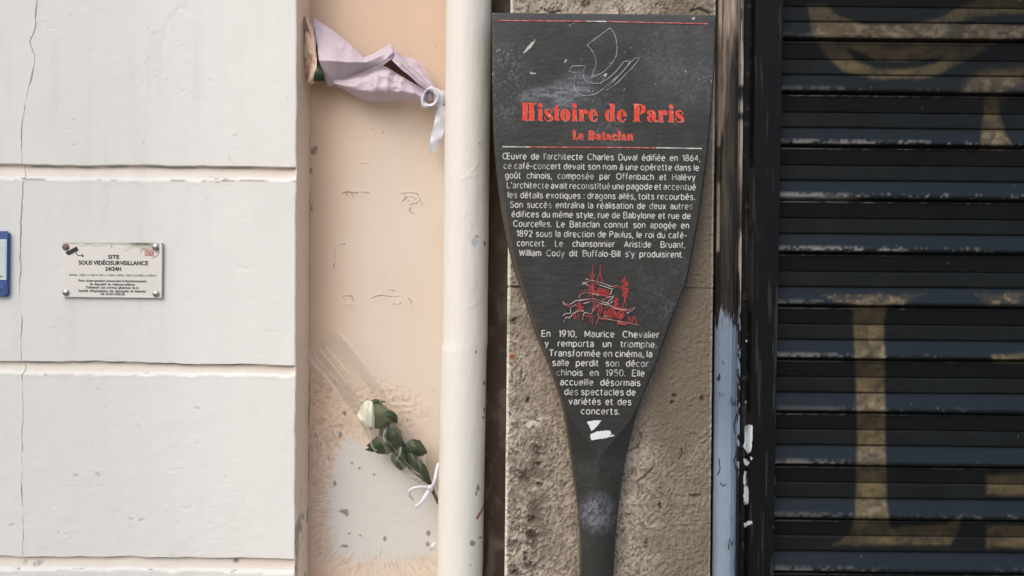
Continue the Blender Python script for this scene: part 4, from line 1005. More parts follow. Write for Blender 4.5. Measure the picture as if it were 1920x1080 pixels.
    for pg in ([(500, 400), (580, 400), (580, 600), (500, 600)], [(640, 460), (790, 510), (770, 590), (600, 550)], [(960, 330), (1016, 310), (1070, 400), (1050, 590), (985, 590)], [(540, 690), (640, 700), (690, 840), (560, 800)], [(740, 780), (890, 790), (900, 900), (720, 870)], [(860, 610), (930, 640), (940, 740), (850, 720)], [(1060, 870), (1160, 880), (1190, 970), (1060, 950)], [(320, 690), (400, 690), (420, 790), (310, 790)], [(900, 790), (1000, 800), (1000, 910), (900, 900)]):
        F.poly(pz(pg))
    F.build('pagoda_tint', tr_px, paint('dark_red_wash', (0.20, 0.028, 0.028), (0.06, 0.03, 0.03), 150, 0.46, 0.56), root)
    for nm, ls, m, ww in (('pagoda_drawing', red, paint('red_line_paint', (0.50, 0.06, 0.06), (0.30, 0.06, 0.06), 60, 0.45, 0.6), 1.5), ('pagoda_outline', wh, paint('pink_line_paint', (0.50, 0.42, 0.42), (0.34, 0.12, 0.12), 60, 0.48, 0.58), 1.5)):
        F = Flat()
        for pts in ls: F.stroke(pz(pts), ww, len(pts) > 4)
        if nm == 'pagoda_drawing': F.poly(pz([(905, 950), (1040, 965), (1030, 1000), (900, 978)])); F.poly(pz([(935, 835), (985, 825), (990, 900), (930, 890)]))
        F.build(nm, (lambda x, y, h: tr_px(x, y, h + 0.0006)) if nm == 'pagoda_drawing' else (lambda x, y, h: tr_px(x, y, h + 0.0028)), m, root)
    # torn sticker
    F = Flat(); z7 = lambda pts: [(900 + x / 3.375, 760 + y / 3.375) for x, y in pts]
    def torn(pts, amp):
        out = []; rg = random.Random(8)
        for (ax, ay), (bx, by) in zip(pts, pts[1:] + pts[:1]):
            for q in range(7): out.append((ax + (bx - ax) * q / 7 + rg.uniform(-amp, amp), ay + (by - ay) * q / 7 + rg.uniform(-amp, amp)))
        return out
    F.poly(z7(torn([(676, 105), (720, 96), (768, 94), (744, 128), (708, 163), (690, 128)], 2.6)))
    F.poly(z7(torn([(697, 185), (740, 166), (800, 158), (826, 162), (832, 178), (820, 190), (846, 186), (850, 196), (800, 206), (705, 222), (698, 204)], 2.2)))
    o = F.build('sticker_remnant', tr_px, M_sticker, root)
    return root
build_sign()

# ------------------------------------------------------------------ small plaque on the wall
M_ink = mat('black_ink', (0.03, 0.03, 0.03), rough=0.5)
M_ink2 = mat('grey_ink', (0.09, 0.09, 0.085), rough=0.5)
M_logo = mat('red_ink', (0.50, 0.13, 0.10), rough=0.5)
M_steel = mat('screw_steel', (0.42, 0.42, 0.41), rough=0.32, metal=1.0, var=(200, 0.2))
M_rust = mat('rusty_screw', (0.22, 0.15, 0.12), rough=0.7, metal=0.4, var=(300, 0.4), bump=(500, 0.4, 0.001))
def build_plaque():
    yb, yf = -0.003, -0.0068
    root = thing('surveillance_plaque', 'small white surveillance notice screwed to the white wall', 'plaque', tuple(at(211, 556, yb)))
    p = [at(117.5, 453, yf), at(304, 455.5, yf), at(303, 559.5, yf), at(116.5, 557, yf)]
    x0 = (p[0].x + p[3].x) / 2; x1 = (p[1].x + p[2].x) / 2; z1 = (p[0].z + p[1].z) / 2; z0 = (p[2].z + p[3].z) / 2
    M_pl = mat('plaque_acrylic', (0.71, 0.70, 0.67), masks=[('green', (0.25, 0.26, 0.16)), ('dark', (0.08, 0.075, 0.065)), ('edge', (0.78, 0.77, 0.75))], rough=0.18, spec=0.5, bump=(60, 0.05, 0.001))
    xs = axis((x0 + 0.002, x1 - 0.002, 0.0011)); zs = axis((z0 + 0.002, z1 - 0.002, 0.0011))
    xs = np.concatenate([[x0, x0, x0 + 0.001], xs, [x1 - 0.001, x1, x1]]); zs = np.concatenate([[z0, z0, z0 + 0.001], zs, [z1 - 0.001, z1, z1]])
    X, Z = np.meshgrid(xs, zs)
    Y = np.full_like(X, yf)
    for a in (0, -1): Y[a, :] = yb; Y[:, a] = yb
    for a in (1, -2): Y[a, :] = np.maximum(Y[a, :], yf + 0.001); Y[:, a] = np.maximum(Y[:, a], yf + 0.001)
    PX, PY = proj(X, Y, Z)
    dt = PY - (454 + (PX - 118) * 0.0134)
    n = fbm(PX, PY * 2, 12, 4, 3)
    dark = (1 - sst(2, 5, dt + 4 * (n - 0.5))) * (0.45 + 0.4 * sst(235, 260, PX) * (1 - sst(275, 285, PX)))
    dark = np.maximum(dark, 0.35 * (1 - sst(0.4, 1.6, poly_dist(PX, PY, [(146, 458), (152, 462), (162, 460), (170, 459), (176, 462), (200, 460)]))))
    dark = np.maximum(dark, 0.5 * sst(0.2, 0.5, blob(PX, PY, 209, 462, 3, 4)))
    dark = np.maximum(dark, 0.6 * sst(0.1, 0.6, blob(PX, PY, 296, 470, 9, 7)))
    dark = np.maximum(dark, 0.4 * sst(0.1, 0.6, blob(PX, PY, 123, 465, 9, 8)))
    green = (1 - sst(6, 14, dt + 12 * (n - 0.5))) * sst(225, 260, PX) * (1 - sst(286, 296, PX)) * 0.6
    green = np.maximum(green, 0.35 * (1 - sst(0.5, 2.2, poly_dist(PX, PY, [(234, 470), (240, 468), (247, 462), (262, 464)]))))
    edge = np.maximum(1 - sst(0.5, 2.5, np.abs(PX - 301)), 1 - sst(0.5, 3, np.abs(PY - 556.5)))
    grid_obj('plate', np.stack([X, Y, Z], -1), M_pl, root, dict(green=green, dark=dark, edge=edge), smooth=False, flip=False)
    for sx, sy, m in ((123.5, 463, M_rust), (292, 463, M_steel), (124, 548.5, M_steel), (293, 551, M_steel)):
        c = at(sx, sy, yf)
        bm = bmesh.new()
        nr, ns = 6, 20; r = 0.0070
        rings = []
        for i in range(nr + 1):
            if i == 0: rr, yy = r, 0.0
            else: a = (i - 1) / (nr - 1) * math.pi / 2; rr, yy = r * math.cos(a) if i < nr else 0.0003, -(0.002 + 0.0025 * math.sin(a))
            rings.append([bm.verts.new((c.x + rr * math.cos(q * 2 * math.pi / ns), yf + yy, c.z + rr * math.sin(q * 2 * math.pi / ns))) for q in range(ns)])
        for i in range(nr):
            for q in range(ns): bm.faces.new([rings[i][q], rings[i][(q + 1) % ns], rings[i + 1][(q + 1) % ns], rings[i + 1][q]])
        bm.faces.new(rings[-1])
        bmesh.ops.recalc_face_normals(bm, faces=bm.faces)
        o = bm_obj('screw', bm, m, root, smooth=True)
        if m is M_rust: o['label'] = 'rusty screw head'
    yt = yf - 0.0008
    A = Letters()
    A.line('SITE', 202, 223.5, 485, 7.0, 0.02); A.line('SOUS VIDÉOSURVEILLANCE', 147, 277.5, 496.5, 7.4, 0.02); A.line('24/24H', 197, 227, 507.5, 7.0, 0.02)
    A.build('heading_text', yt, M_ink, root)
    B = Letters()
    B.line('Articles : L223-1 à L223-9, L251-1 à L255-1, R223-1, R251-3 et R252-1 à R253-4', 129.5, 292, 517.5, 3.3, 0.012)
    for t, a, b, y in (('Pour toute question concernant le fonctionnement', 147, 274, 528.5), ('du dispositif de vidéosurveillance', 168, 253, 535), ("S'adresser aux services généraux de la", 161, 259.5, 541), ("Société d'Exploitation des Spectacles du Bataclan", 147, 273, 547.5), ('Tél : 01 43 14 00 30', 187, 233.5, 553.3)):
        B.line(t, a, b, y, 4.2, 0.022)
    B.build('small_text', yt, M_ink2, root)
    tr = lambda x, y, h: tuple(at(x, y, yt - h))
    z3 = lambda pts: [(100 + x / 8.309, 440 + y / 8.309) for x, y in pts]
    F = Flat(); F.poly(z3([(190, 272), (360, 184), (392, 242), (245, 318), (215, 312)])); F.stroke(z3([(345, 265), (372, 320), (440, 326)]), 1.3, False); F.poly(z3([(456, 298), (464, 352), (430, 326)]))
    F.build('camera_icon', tr, M_ink, root)
    F = Flat()
    for pts in ([(1425, 235), (1560, 235), (1560, 325), (1425, 325), (1425, 235)],): F.stroke(z3(pts), 0.9, False)
    F.stroke(z3([(1358, 285), (1366, 245), (1400, 218), (1425, 208)]), 0.9); F.stroke(z3([(1640, 262), (1622, 315), (1580, 342), (1540, 352)]), 0.9)
    F.build('company_mark', tr, M_logo, root)
    Lg = Letters(); Lg.line('SEI', 273, 286.5, 477.6, 6.6, 0.02)
    Lg.build('company_letters', yt, M_logo, root)
build_plaque()

# ------------------------------------------------------------------ blue street plaque cut by the left edge
def build_blue():
    y1 = -0.009
    root = thing('blue_notice', 'blue framed notice with pale panel at the left edge of the white wall', 'sign', tuple(at(-80, 556, 0)))
    M_b = mat('blue_enamel', (0.028, 0.085, 0.27), rough=0.3, spec=0.5, var=(60, 0.15))
    M_p = mat('pale_panel', (0.52, 0.66, 0.70), rough=0.25, spec=0.5, var=(4, 0.08))
    M_w = mat('white_enamel', (0.75, 0.78, 0.80), rough=0.3)
    a, b = at(-190, 433, y1), at(13.5, 556.5, y1)
    bm = bmesh.new()
    box_bm(bm, a.x, b.x, y1, -0.001, b.z, at(13.5, 433, y1).z)
    es = [e for e in bm.edges if abs(e.verts[0].co.x - e.verts[1].co.x) < 1e-6 and abs(e.verts[0].co.z - e.verts[1].co.z) < 1e-6]
    bmesh.ops.bevel(bm, geom=es, offset=0.004, segments=4, affect='EDGES')
    bm_obj('frame', bm, M_b, root, bevel=0.0012)
    bm = bmesh.new(); p0, p1 = at(-178, 449, y1), at(12.2, 524.5, y1)
    box_bm(bm, p0.x, p1.x, y1 - 0.0012, y1 - 0.0001, p1.z, at(12.2, 449, y1).z)
    bm_obj('panel_border', bm, M_w, root)
    bm = bmesh.new(); p0, p1 = at(-176, 450.5, y1), at(10.5, 521, y1)
    box_bm(bm, p0.x, p1.x, y1 - 0.002, y1 - 0.0013, p1.z, at(10.5, 450.5, y1).z)
    bm_obj('panel', bm, M_p, root)
    tr = lambda x, y, h: tuple(at(x, y, y1 - 0.0026 - h))
    F = Flat(); F.poly([(-20, 514), (-8, 514), (0, 515.5), (6, 519.5), (-20, 519.5)])
    F.build('panel_print', tr, mat('grey_print', (0.18, 0.26, 0.28), rough=0.4), root)
    F = Flat(); F.stroke([(-6, 548, 1.6), (-3, 540, 1.6), (1, 537, 1.6), (5, 538, 1.6), (6, 541, 1.6)])
    F.build('letter', tr, mat('pale_blue_print', (0.16, 0.27, 0.50), rough=0.4), root)
build_blue()

# ------------------------------------------------------------------ flowers
def cr_grid(ctrl, nu, nv, smooth=True):
    """ctrl rows x cols of (px, py, depth) -> dense world grid"""
    Cc = np.array(ctrl, float)
    def interp(a, n):
        m = len(a); t = np.linspace(0, m - 1, n); out = []
        for q in t:
            i = min(int(q), m - 2); f = q - i
            if not smooth: out.append(a[i] * (1 - f) + a[i + 1] * f); continue
            p0 = a[max(i - 1, 0)]; p1 = a[i]; p2 = a[i + 1]; p3 = a[min(i + 2, m - 1)]
            out.append(0.5 * (2 * p1 + (p2 - p0) * f + (2 * p0 - 5 * p1 + 4 * p2 - p3) * f * f + (-p0 + 3 * p1 - 3 * p2 + p3) * f ** 3))
        return np.array(out)
    G = interp(Cc, nu)
    G = np.stack([interp(G[i], nv) for i in range(nu)])
    W = np.zeros_like(G)
    u, v = (G[..., 0] - 960) * S, -(G[..., 1] - 540) * S
    k = (D + G[..., 2]) / D
    W[..., 0] = (u * CR - v * SR) * k; W[..., 1] = G[..., 2]; W[..., 2] = ZC + (u * SR + v * CR) * k
    return W

def creases(U, V, n, seed):
    """folded paper: planar facets that meet in sharp creases, about -1..1"""
    r = random.Random(seed); h = 0
    for i in range(n):
        a = r.uniform(0, math.pi); c = r.uniform(0.15, 0.85); d = U * math.cos(a) + V * math.sin(a) - (c * (abs(math.cos(a)) + abs(math.sin(a))) - (0 if math.cos(a) > 0 else abs(math.cos(a))))
        h = h + r.choice((-1, 1)) * np.abs(d) * r.uniform(0.4, 1.0) * sst(0.0, 0.5, vn(U + i, V, 0.7, i % 8) + 0.15)
    h = h - h.mean()
    A_ = np.stack([U.ravel(), V.ravel(), np.ones(U.size)], 1)
    k_, *_ = np.linalg.lstsq(A_, h.ravel(), rcond=None)
    h = h - (A_ @ k_).reshape(h.shape)
    return h / (np.abs(h).max() + 1e-9)

def crumpled(P):
    x = P[..., 0] + 0.012 * vn(P[..., 0], P[..., 2], 0.03, 2); z = P[..., 2] + 0.012 * vn(P[..., 0], P[..., 2], 0.03, 5)
    a = np.abs(2 * vn(x, z * 0.7, 0.028, 3) - 1); b = np.abs(2 * vn(x * 0.8 + z * 0.6, z * 0.8 - x * 0.6, 0.016, 7) - 1)
    return (a - 0.5) + 0.5 * (b - 0.5)

def sheet(name, ctrl, m, parent, nu=24, nv=40, smooth=True, crumple=0.0, cell=0.02, seed=1, thick=0.0006, attrs=None, fold=0.0, crinkle=0.0):
    P = cr_grid(ctrl, nu, nv, smooth)
    if fold:
        V_, U_ = np.meshgrid(np.linspace(0, 1, nv), np.linspace(0, 1, nu))
        P[..., 1] += fold * creases(U_, V_, 12, seed)
    if crinkle: P[..., 1] += crinkle * crumpled(P)
    if crumple:
        P[..., 1] += crumple * (fbm(P[..., 0], P[..., 2], cell, seed, 3) - 0.5) * 2
    o = grid_obj(name, P, m, parent, attrs)
    if thick: solid(o, thick, 0)
    return o

M_paper = mat('lilac_paper', (0.60, 0.50, 0.565), rough=0.42, spec=0.45, var=(25, 0.04), bump=(120, 0.12, 0.002), bump2=(30, 0.12, 0.003))
M_paper_shade = mat('paper_inside_shade', (0.16, 0.085, 0.065), rough=0.8)  # inside of the lilac paper, its cavity shade painted dark brown
M_ribbon = mat('white_satin', (0.74, 0.73, 0.79), rough=0.35, spec=0.5, bump=(90, 0.05, 0.001))
M_leaf = mat('dark_leaf', (0.020, 0.040, 0.016), rough=0.45, spec=0.4, var=(60, 0.3), bump=(120, 0.2, 0.002))
M_petal = mat('dried_petal', (0.70, 0.50, 0.37), masks=[('cream', (0.80, 0.69, 0.54)), ('vein', (0.42, 0.15, 0.10))], rough=0.6, sss=0.1, var=(60, 0.1), bump=(160, 0.3, 0.002))

def build_bouquet():
    root = thing('wrapped_bouquet', 'single dried rose in lilac wrapping paper tied with white ribbon, wedged behind drainpipe', 'bouquet', tuple(at(700, 192, 0.08)))
    d = 0.0
    # main flap: top edge, fold, lower edge
    # stiff sheet: top row lies back against the wall, fold comes forward, lower edge turns back under
    ctrl = [[(590, 36, .088), (618, 54, .086), (655, 82, .078), (682, 110, .058), (706, 97, .060), (730, 81, .063)],
            [(593, 78, .052), (622, 88, .050), (655, 101, .048), (683, 112, .046), (708, 101, .050), (733, 87, .055)],
            [(597, 112, .022), (628, 114, .018), (660, 116, .020), (686, 117, .030), (711, 107, .036), (735.5, 93, .045)],
            [(606, 138, .044), (638, 136, .040), (674, 130, .038), (702, 122, .040), (722, 112, .041), (738, 100, .045)],
            [(615, 162, .066), (650, 155, .062), (687, 142, .056), (718, 126, .050), (730, 116, .046), (740.5, 105.5, .048)]]
    sheet('wrapping_paper', ctrl, M_paper, root, 70, 110, False, 0.0012, 0.02, 2, fold=0.011, crinkle=0.0035)
    sheet('paper_corner', [[(590, 36, .089), (592, 40, .089)], [(580, 52, .082), (593, 52, .062)], [(573, 60, .086), (594, 70, .060)]], M_paper, root, 10, 8, False, 0.0005)
    sheet('inner_paper', [[(577, 58, .096), (600, 58, .094), (640, 85, .096)], [(572, 66, .098), (600, 90, .096), (640, 110, .097)], [(590, 120, .098), (604, 130, .096), (640, 148, .097)]], M_paper_shade, root, 10, 10, True)
    # rear sheet seen on the right, then the strip in front of it
    sheet('rear_paper', [[(748, 100, .074), (756, 106, .078), (782, 114, .078), (801, 139, .068), (815, 163, .052)], [(744, 101, .060), (760, 117, .056), (783, 131, .052), (800, 148, .049), (814, 166, .046)], [(738, 112, .062), (762, 132, .064), (783, 146, .058), (798, 160, .052), (810, 172, .048)]], M_paper, root, 40, 50, True, 0.0010, 0.015, 5, fold=0.005, crinkle=0.003)
    sheet('paper_fold', [[(734, 83, .062), (748, 103, .050), (770, 126, .044), (790, 145, .041), (813, 164, .042)], [(737, 95, .050), (754, 119, .038), (774, 136, .034), (791, 151, .034), (809, 168, .038)], [(733, 112, .050), (752, 130, .042), (770, 144, .038), (785, 158, .037), (802, 172, .040)]], M_paper, root, 40, 60, False, 0.0010, 0.012, 3, fold=0.004, crinkle=0.003)
    sheet('gap_shade', [[(716, 118, .080), (740, 110, .080), (775, 135, .072), (806, 165, .055)], [(712, 140, .080), (740, 140, .082), (775, 165, .074), (800, 180, .056)]], M_paper_shade, root, 6, 12, True)  # dark sheet filling the gap with painted shade
    lower = [[(622, 148, .060), (655, 148, .052), (690, 136, .046), (716, 127, .044), (740, 137, .043), (768, 154, .041), (797, 169, .041)],
             [(626, 155, .056), (662, 159, .044), (694, 152, .034), (720, 146, .030), (744, 152, .031), (770, 165, .032), (798, 176, .036)],
             [(630, 160, .060), (668, 171, .044), (698, 172, .032), (724, 170, .028), (748, 172, .030), (772, 178, .032), (799, 183, .037)],
             [(634, 163, .078), (664, 180, .074), (684, 189, .072), (712, 192, .068), (748, 189, .062), (774, 190, .056), (799, 192, .050)]]
    P = cr_grid(lower, 80, 120, True)
    U, V = np.meshgrid(np.linspace(0, 1, 120), np.linspace(0, 1, 80))
    P[..., 1] += 0.0125 * creases(U, V, 18, 11) + 0.0055 * crumpled(P)
    gather = sst(0.35, 0.95, U)
    P[..., 1] += 0.0045 * gather * (np.abs(2 * vn(V * 5 + U * 0.8, U * 1.5, 0.9, 3) - 1) - 0.5) + 0.003 * (np.abs(2 * vn(U * 3.1 + V, V * 2.2 - U, 0.8, 6) - 1) - 0.5)
    solid(grid_obj('lower_paper', P, M_paper, root, smooth=False), 0.0006, 0)
    # flower head: cupped petals seen from the side
    rng = random.Random(4)
    for i, (cx, cy, rx, ry, dp, a0, a1, tilt, cr) in enumerate(((589, 108, 23, 43, .072, 100, 262, 0, .2), (592, 108, 21, 37, .060, 95, 265, 5, .6), (596, 104, 22, 30, .050, 90, 270, 12, .9), (598, 118, 17, 26, .046, 90, 270, -14, 1.0), (594, 88, 18, 18, .056, 95, 260, 25, .4))):
        n1, n2 = 18, 22
        P = np.zeros((n1, n2, 3)); vein = np.zeros((n1, n2))
        for a in range(n1):
            for b in range(n2):
                th = math.radians(a0 + (a1 - a0) * a / (n1 - 1)); t = b / (n2 - 1)
                ru = math.sin(t * math.pi / 2 * 1.05)
                x = cx - 4 + rx * ru * math.cos(th) * (1 + 0.05 * math.sin(5 * th + i)); y = cy - ry * ru * math.sin(th) + tilt * 0.1 * (x - cx)
                yy = dp - 0.020 * math.cos(t * math.pi / 2 * 1.05) + 0.003 * math.sin(3 * th + i * 2) * t
                x = min(x, float(np.interp(y, [40, 47, 105, 133, 162], [591, 594, 597, 608, 616])))
                P[a, b] = at(x, y, max(0.012, yy + 0.004))
                vein[a, b] = sst(0.45, 0.65, np.array(vn(np.array(th * 9.0), np.array(t * 1.2), 0.6, i + 2))) * (0.3 + 0.7 * t) * 0.75
        o = grid_obj('petal', P, M_petal, root, dict(vein=vein, cream=np.full((n1, n2), cr * 0.7)))
        solid(o, 0.0007, 0)
    sheet('leaf', [[(592, 117, .044), (597, 118, .040), (601, 122, .040)], [(581, 138, .040), (594, 134, .028), (606, 138, .030)], [(575, 150, .050), (590, 152, .036), (610, 152, .042)]], M_leaf, root, 12, 12, True, 0.0012, 0.01, 2)
    # ribbon knot: a looped band with its hole towards the viewer
    kn = []
    for i in range(40):
        a = 2 * math.pi * i / 39
        row = []
        for j, (f, dpt) in enumerate(((0.70, .040), (0.76, .027), (0.88, .022), (1.02, .025), (1.05, .036))):
            wob = 1 + 0.10 * math.sin(2 * a + 0.6 * j) + 0.07 * math.sin(3 * a + 1) + 0.03 * math.sin(5 * a + j)
            ex, ey = 14.0 * f * wob * math.cos(a), (20.0 if f > 0.8 else 17.0) * f * wob * math.sin(a)
            row.append((806 + ex - 0.22 * ey, 183 + ey + 0.10 * ex, dpt + 0.004 * math.sin(a)))
        kn.append(row)
    rb = thing_part('ribbon', root)
    o = grid_obj('knot', cr_grid(kn, 80, 17, True), M_ribbon, rb); solid(o, 0.0007, 0)
    sheet('knot_core', [[(797, 172, .044), (806, 168, .040), (814, 174, .044)], [(798, 180, .038), (806, 178, .034), (813, 181, .040)], [(799, 187, .044), (806, 189, .040), (812, 186, .044)]], M_paper, root, 20, 20, True, 0.005, 0.006, 9)
    sheet('band', [[(812, 162, .046), (824, 168, .044), (838, 172, .056)], [(815, 176, .034), (826, 182, .036), (838, 184, .052)], [(813, 194, .038), (822, 203, .042), (838, 208, .056)]], M_ribbon, rb, 18, 18, True, 0.0015, 0.012, 4)
    sheet('tail', [[(819, 196, .036), (827, 197, .037), (838, 200, .044)], [(817, 214, .046), (825, 216, .040), (836, 218, .042)], [(813, 234, .044), (822, 236, .045), (834, 238, .050)], [(809, 252, .054), (819, 254, .049), (830, 256, .047)], [(806, 270, .052), (814, 271, .054), (824, 270, .056)], [(806, 286, .062), (810, 287, .060), (814, 284, .058)]], M_ribbon, rb, 50, 16, True, 0.0016, 0.018, 3)

def thing_part(name, parent):
    """a part that is itself only a holder would be an Empty; here the first band carries the others"""
    return sheet(name, [[(818, 176, .036), (826, 178, .036), (834, 180, .046)], [(818, 186, .034), (826, 190, .035), (834, 192, .046)], [(815, 198, .038), (824, 202, .038), (834, 206, .050)]], M_ribbon, parent, 14, 12, True, 0.001, 0.01, 6)
build_bouquet()

M_wpetal = mat('white_rose_petal', (0.74, 0.76, 0.60), masks=[('green', (0.30, 0.38, 0.20))], rough=0.55, sss=0.1, var=(40, 0.06), bump=(120, 0.15, 0.002))
M_petal_shade = mat('shaded_rose_petal', (0.115, 0.125, 0.065), rough=0.55, var=(50, 0.25), bump=(120, 0.25, 0.002))  # rose petals in green shade, the shade put into the colour
M_leaf2 = mat('rose_leaf', (0.042, 0.060, 0.026), rough=0.4, spec=0.5, var=(60, 0.3), bump=(120, 0.25, 0.002))
M_stem = mat('rose_stem', (0.10, 0.11, 0.06), rough=0.5, var=(60, 0.2))
def cello():
    m = bpy.data.materials.new('cellophane'); m.use_nodes = True
    t = m.node_tree; N = t.nodes; L = t.links
    for n in list(N): N.remove(n)
    out = N.new('ShaderNodeOutputMaterial'); mix = N.new('ShaderNodeMixShader'); tr = N.new('ShaderNodeBsdfTransparent'); gl = N.new('ShaderNodeBsdfGlossy')
    tr.inputs[0].default_value = (0.985, 0.985, 0.98, 1)
    gl.inputs['Roughness'].default_value = 0.16
    lw = N.new('ShaderNodeLayerWeight'); lw.inputs[0].default_value = 0.30
    tc = N.new('ShaderNodeTexCoord'); nz = N.new('ShaderNodeTexNoise'); nz.inputs['Scale'].default_value = 40; nz.inputs['Detail'].default_value = 4
    bp = N.new('ShaderNodeBump'); bp.inputs['Strength'].default_value = 0.5; bp.inputs['Distance'].default_value = 0.006
    L.new(tc.outputs['Object'], nz.inputs['Vector']); L.new(nz.outputs['Fac'], bp.inputs['Height'])
    L.new(bp.outputs[0], gl.inputs['Normal']); L.new(bp.outputs[0], lw.inputs['Normal'])
    mr = N.new('ShaderNodeMapRange'); mr.inputs['To Min'].default_value = 0.015; mr.inputs['To Max'].default_value = 0.24
    L.new(lw.outputs['Fresnel'], mr.inputs['Value'])
    L.new(mr.outputs[0], mix.inputs[0]); L.new(tr.outputs[0], mix.inputs[1]); L.new(gl.outputs[0], mix.inputs[2]); L.new(mix.outputs[0], out.inputs[0])
    return m
def build_rose():
    root = thing('wrapped_rose', 'wilted white rose in clear cellophane tied with thin white ribbon behind drainpipe', 'rose', tuple(at(815, 930, 0.07)))
    fl = sheet('flower_head', [[(676, 762, .066), (688, 751, .064), (699, 753, .066)], [(671, 784, .060), (684, 776, .042), (703, 776, .052)], [(678, 795, .062), (691, 797, .046), (706, 797, .056)], [(688, 800, .068), (693, 807, .060), (702, 800, .064)]], M_wpetal, root, 24, 18, True, 0.001, 0.008, 2,
          attrs=None)
    sheet('petal', [[(694, 752, .054), (698, 752, .052), (700, 754, .054)], [(690, 772, .040), (697, 774, .038), (703, 778, .044)], [(690, 796, .046), (696, 803, .044), (703, 800, .048)]], M_wpetal, fl, 14, 10, True, 0.0008)
    sheet('petal', [[(672, 770, .062), (676, 768, .058), (680, 770, .058)], [(670, 780, .056), (676, 786, .048), (682, 786, .048)], [(674, 790, .060), (678, 794, .056), (684, 796, .054)]], M_wpetal, fl, 12, 10, True, 0.0008)
    sheet('shaded_petal', [[(697, 752, .060), (706, 750, .058), (716, 757, .062)], [(697, 776, .048), (716, 772, .034), (738, 774, .050)], [(702, 796, .054), (722, 792, .036), (746, 786, .052)], [(702, 804, .060), (722, 802, .048), (740, 798, .060)]], M_petal_shade, root, 20, 20, True, 0.0016, 0.012, 3)
    for c in ([[(693, 752, .056), (704, 748, .052), (714, 751, .056)], [(698, 756, .050), (706, 753, .046), (716, 757, .052)]], [[(712, 752, .05), (718, 751, .048), (722, 753, .05)], [(716, 757, .05), (719, 755, .048), (722, 755, .05)]], [[(716, 772, .036), (734, 770, .040), (745, 780, .050)], [(726, 780, .034), (738, 784, .038), (746, 794, .05)]]):
        sheet('sepal', c, M_leaf2, root, 8, 10, True, 0.0006)
    leaves = [[[(697, 836, .060), (716, 822, .050), (736, 832, .052)], [(704, 842, .054), (720, 834, .040), (738, 836, .046)], [(712, 847, .062), (726, 847, .052), (733, 842, .056)]],
              [[(716, 800, .058), (724, 802, .048), (732, 812, .056)], [(714, 818, .054), (724, 818, .040), (731, 822, .050)], [(712, 836, .058), (720, 838, .050), (728, 832, .054)]],
              [[(741, 846, .058), (750, 840, .048), (757, 848, .052)], [(738, 860, .054), (750, 856, .036), (760, 864, .046)], [(744, 870, .062), (752, 875, .054), (759, 870, .058)]],
              [[(761, 842, .056), (772, 830, .048), (785, 831, .056)], [(768, 846, .048), (780, 842, .034), (794, 846, .052)], [(770, 852, .058), (780, 853, .050), (791, 850, .058)]],
              [[(768, 852, .058), (774, 852, .050), (782, 862, .054)], [(770, 874, .052), (782, 872, .038), (796, 878, .050)], [(782, 888, .058), (792, 892, .044), (802, 896, .054)], [(796, 900, .058), (804, 906, .050), (808, 912, .056)]],
              [[(760, 850, .060), (766, 846, .054), (772, 852, .058)], [(762, 864, .054), (768, 866, .046), (774, 870, .054)], [(766, 874, .060), (770, 878, .056), (774, 876, .058)]],
              [[(724, 806, .052), (736, 802, .044), (748, 812, .050)], [(728, 822, .048), (740, 820, .036), (752, 826, .046)], [(736, 836, .054), (745, 838, .046), (752, 834, .052)]],
              [[(778, 868, .052), (786, 866, .046), (794, 876, .052)], [(782, 880, .046), (792, 882, .034), (800, 888, .046)], [(790, 894, .052), (797, 897, .044), (803, 896, .050)]],
              [[(690, 843, .062), (700, 838, .056), (712, 838, .056)], [(700, 846, .058), (708, 843, .05), (716, 842, .052)]]]
    def grow(c, f=1.42):
        mx = sum(q[0] for r_ in c for q in r_) / sum(len(r_) for r_ in c); my = sum(q[1] for r_ in c for q in r_) / sum(len(r_) for r_ in c)
        return [[(mx + (q[0] - mx) * f, my + (q[1] - my) * f, q[2]) for q in r_] for r_ in c]
    leaves = [grow(c) for c in leaves]
    for i, c in enumerate(leaves): sheet('leaf', c, M_leaf2, root, 18, 18, True, 0.0020, 0.009, 3 + i, 0.0005)
    # stem
    path = [(738, 792, .058), (748, 816, .060), (760, 836, .060), (774, 862, .062), (792, 890, .062), (806, 912, .060), (816, 930, .060), (822, 944, .064)]
    pts = smooth_pts(path, 8)
    V = []; Fc = []; n = 10
    for i, p in enumerate(pts):
        c = at(*p); r = 0.0026 if i < 40 else 0.0036
        dq = at(*pts[min(i + 1, len(pts) - 1)]) - at(*pts[max(i - 1, 0)]); dq.normalize()
        a1 = dq.cross(Vector((0, 1, 0))).normalized(); a2 = dq.cross(a1)
        for j in range(n):
            a = 2 * math.pi * j / n; V.append(c + a1 * r * math.cos(a) + a2 * r * math.sin(a))
    for i in range(len(pts) - 1):
        for j in range(n): Fc.append([i * n + j, i * n + (j + 1) % n, (i + 1) * n + (j + 1) % n, (i + 1) * n + j])
    pyd('stem', V, Fc, M_stem, root, True)
    # cellophane sleeve: flattened cone, open at its upper left
    Mc = cello()
    L = [(574, 662), (622, 722), (668, 780), (692, 824), (724, 862), (764, 894), (800, 912), (808, 918)]
    R = [(632, 620), (676, 674), (712, 722), (748, 782), (784, 832), (802, 868), (808, 900), (812, 914)]
    for nm, db in (('cellophane', -1), ('cellophane_back', 1)):
        ctrl = []
        for l, r in zip(L, R):
            row = []
            for f in (0, .12, .3, .5, .7, .88, 1):
                wd = math.hypot(l[0] - r[0], l[1] - r[1])
                row.append((l[0] + (r[0] - l[0]) * f, l[1] + (r[1] - l[1]) * f, 0.066 + db * (0.00042 * wd * math.sin(math.pi * f)) - (0.012 if db < 0 else -0.016) * math.sin(math.pi * f)))
            ctrl.append(row)
        P = cr_grid(ctrl, 110, 60, True)
        V2, U2 = np.meshgrid(np.linspace(0, 1, 60), np.linspace(0, 1, 110))
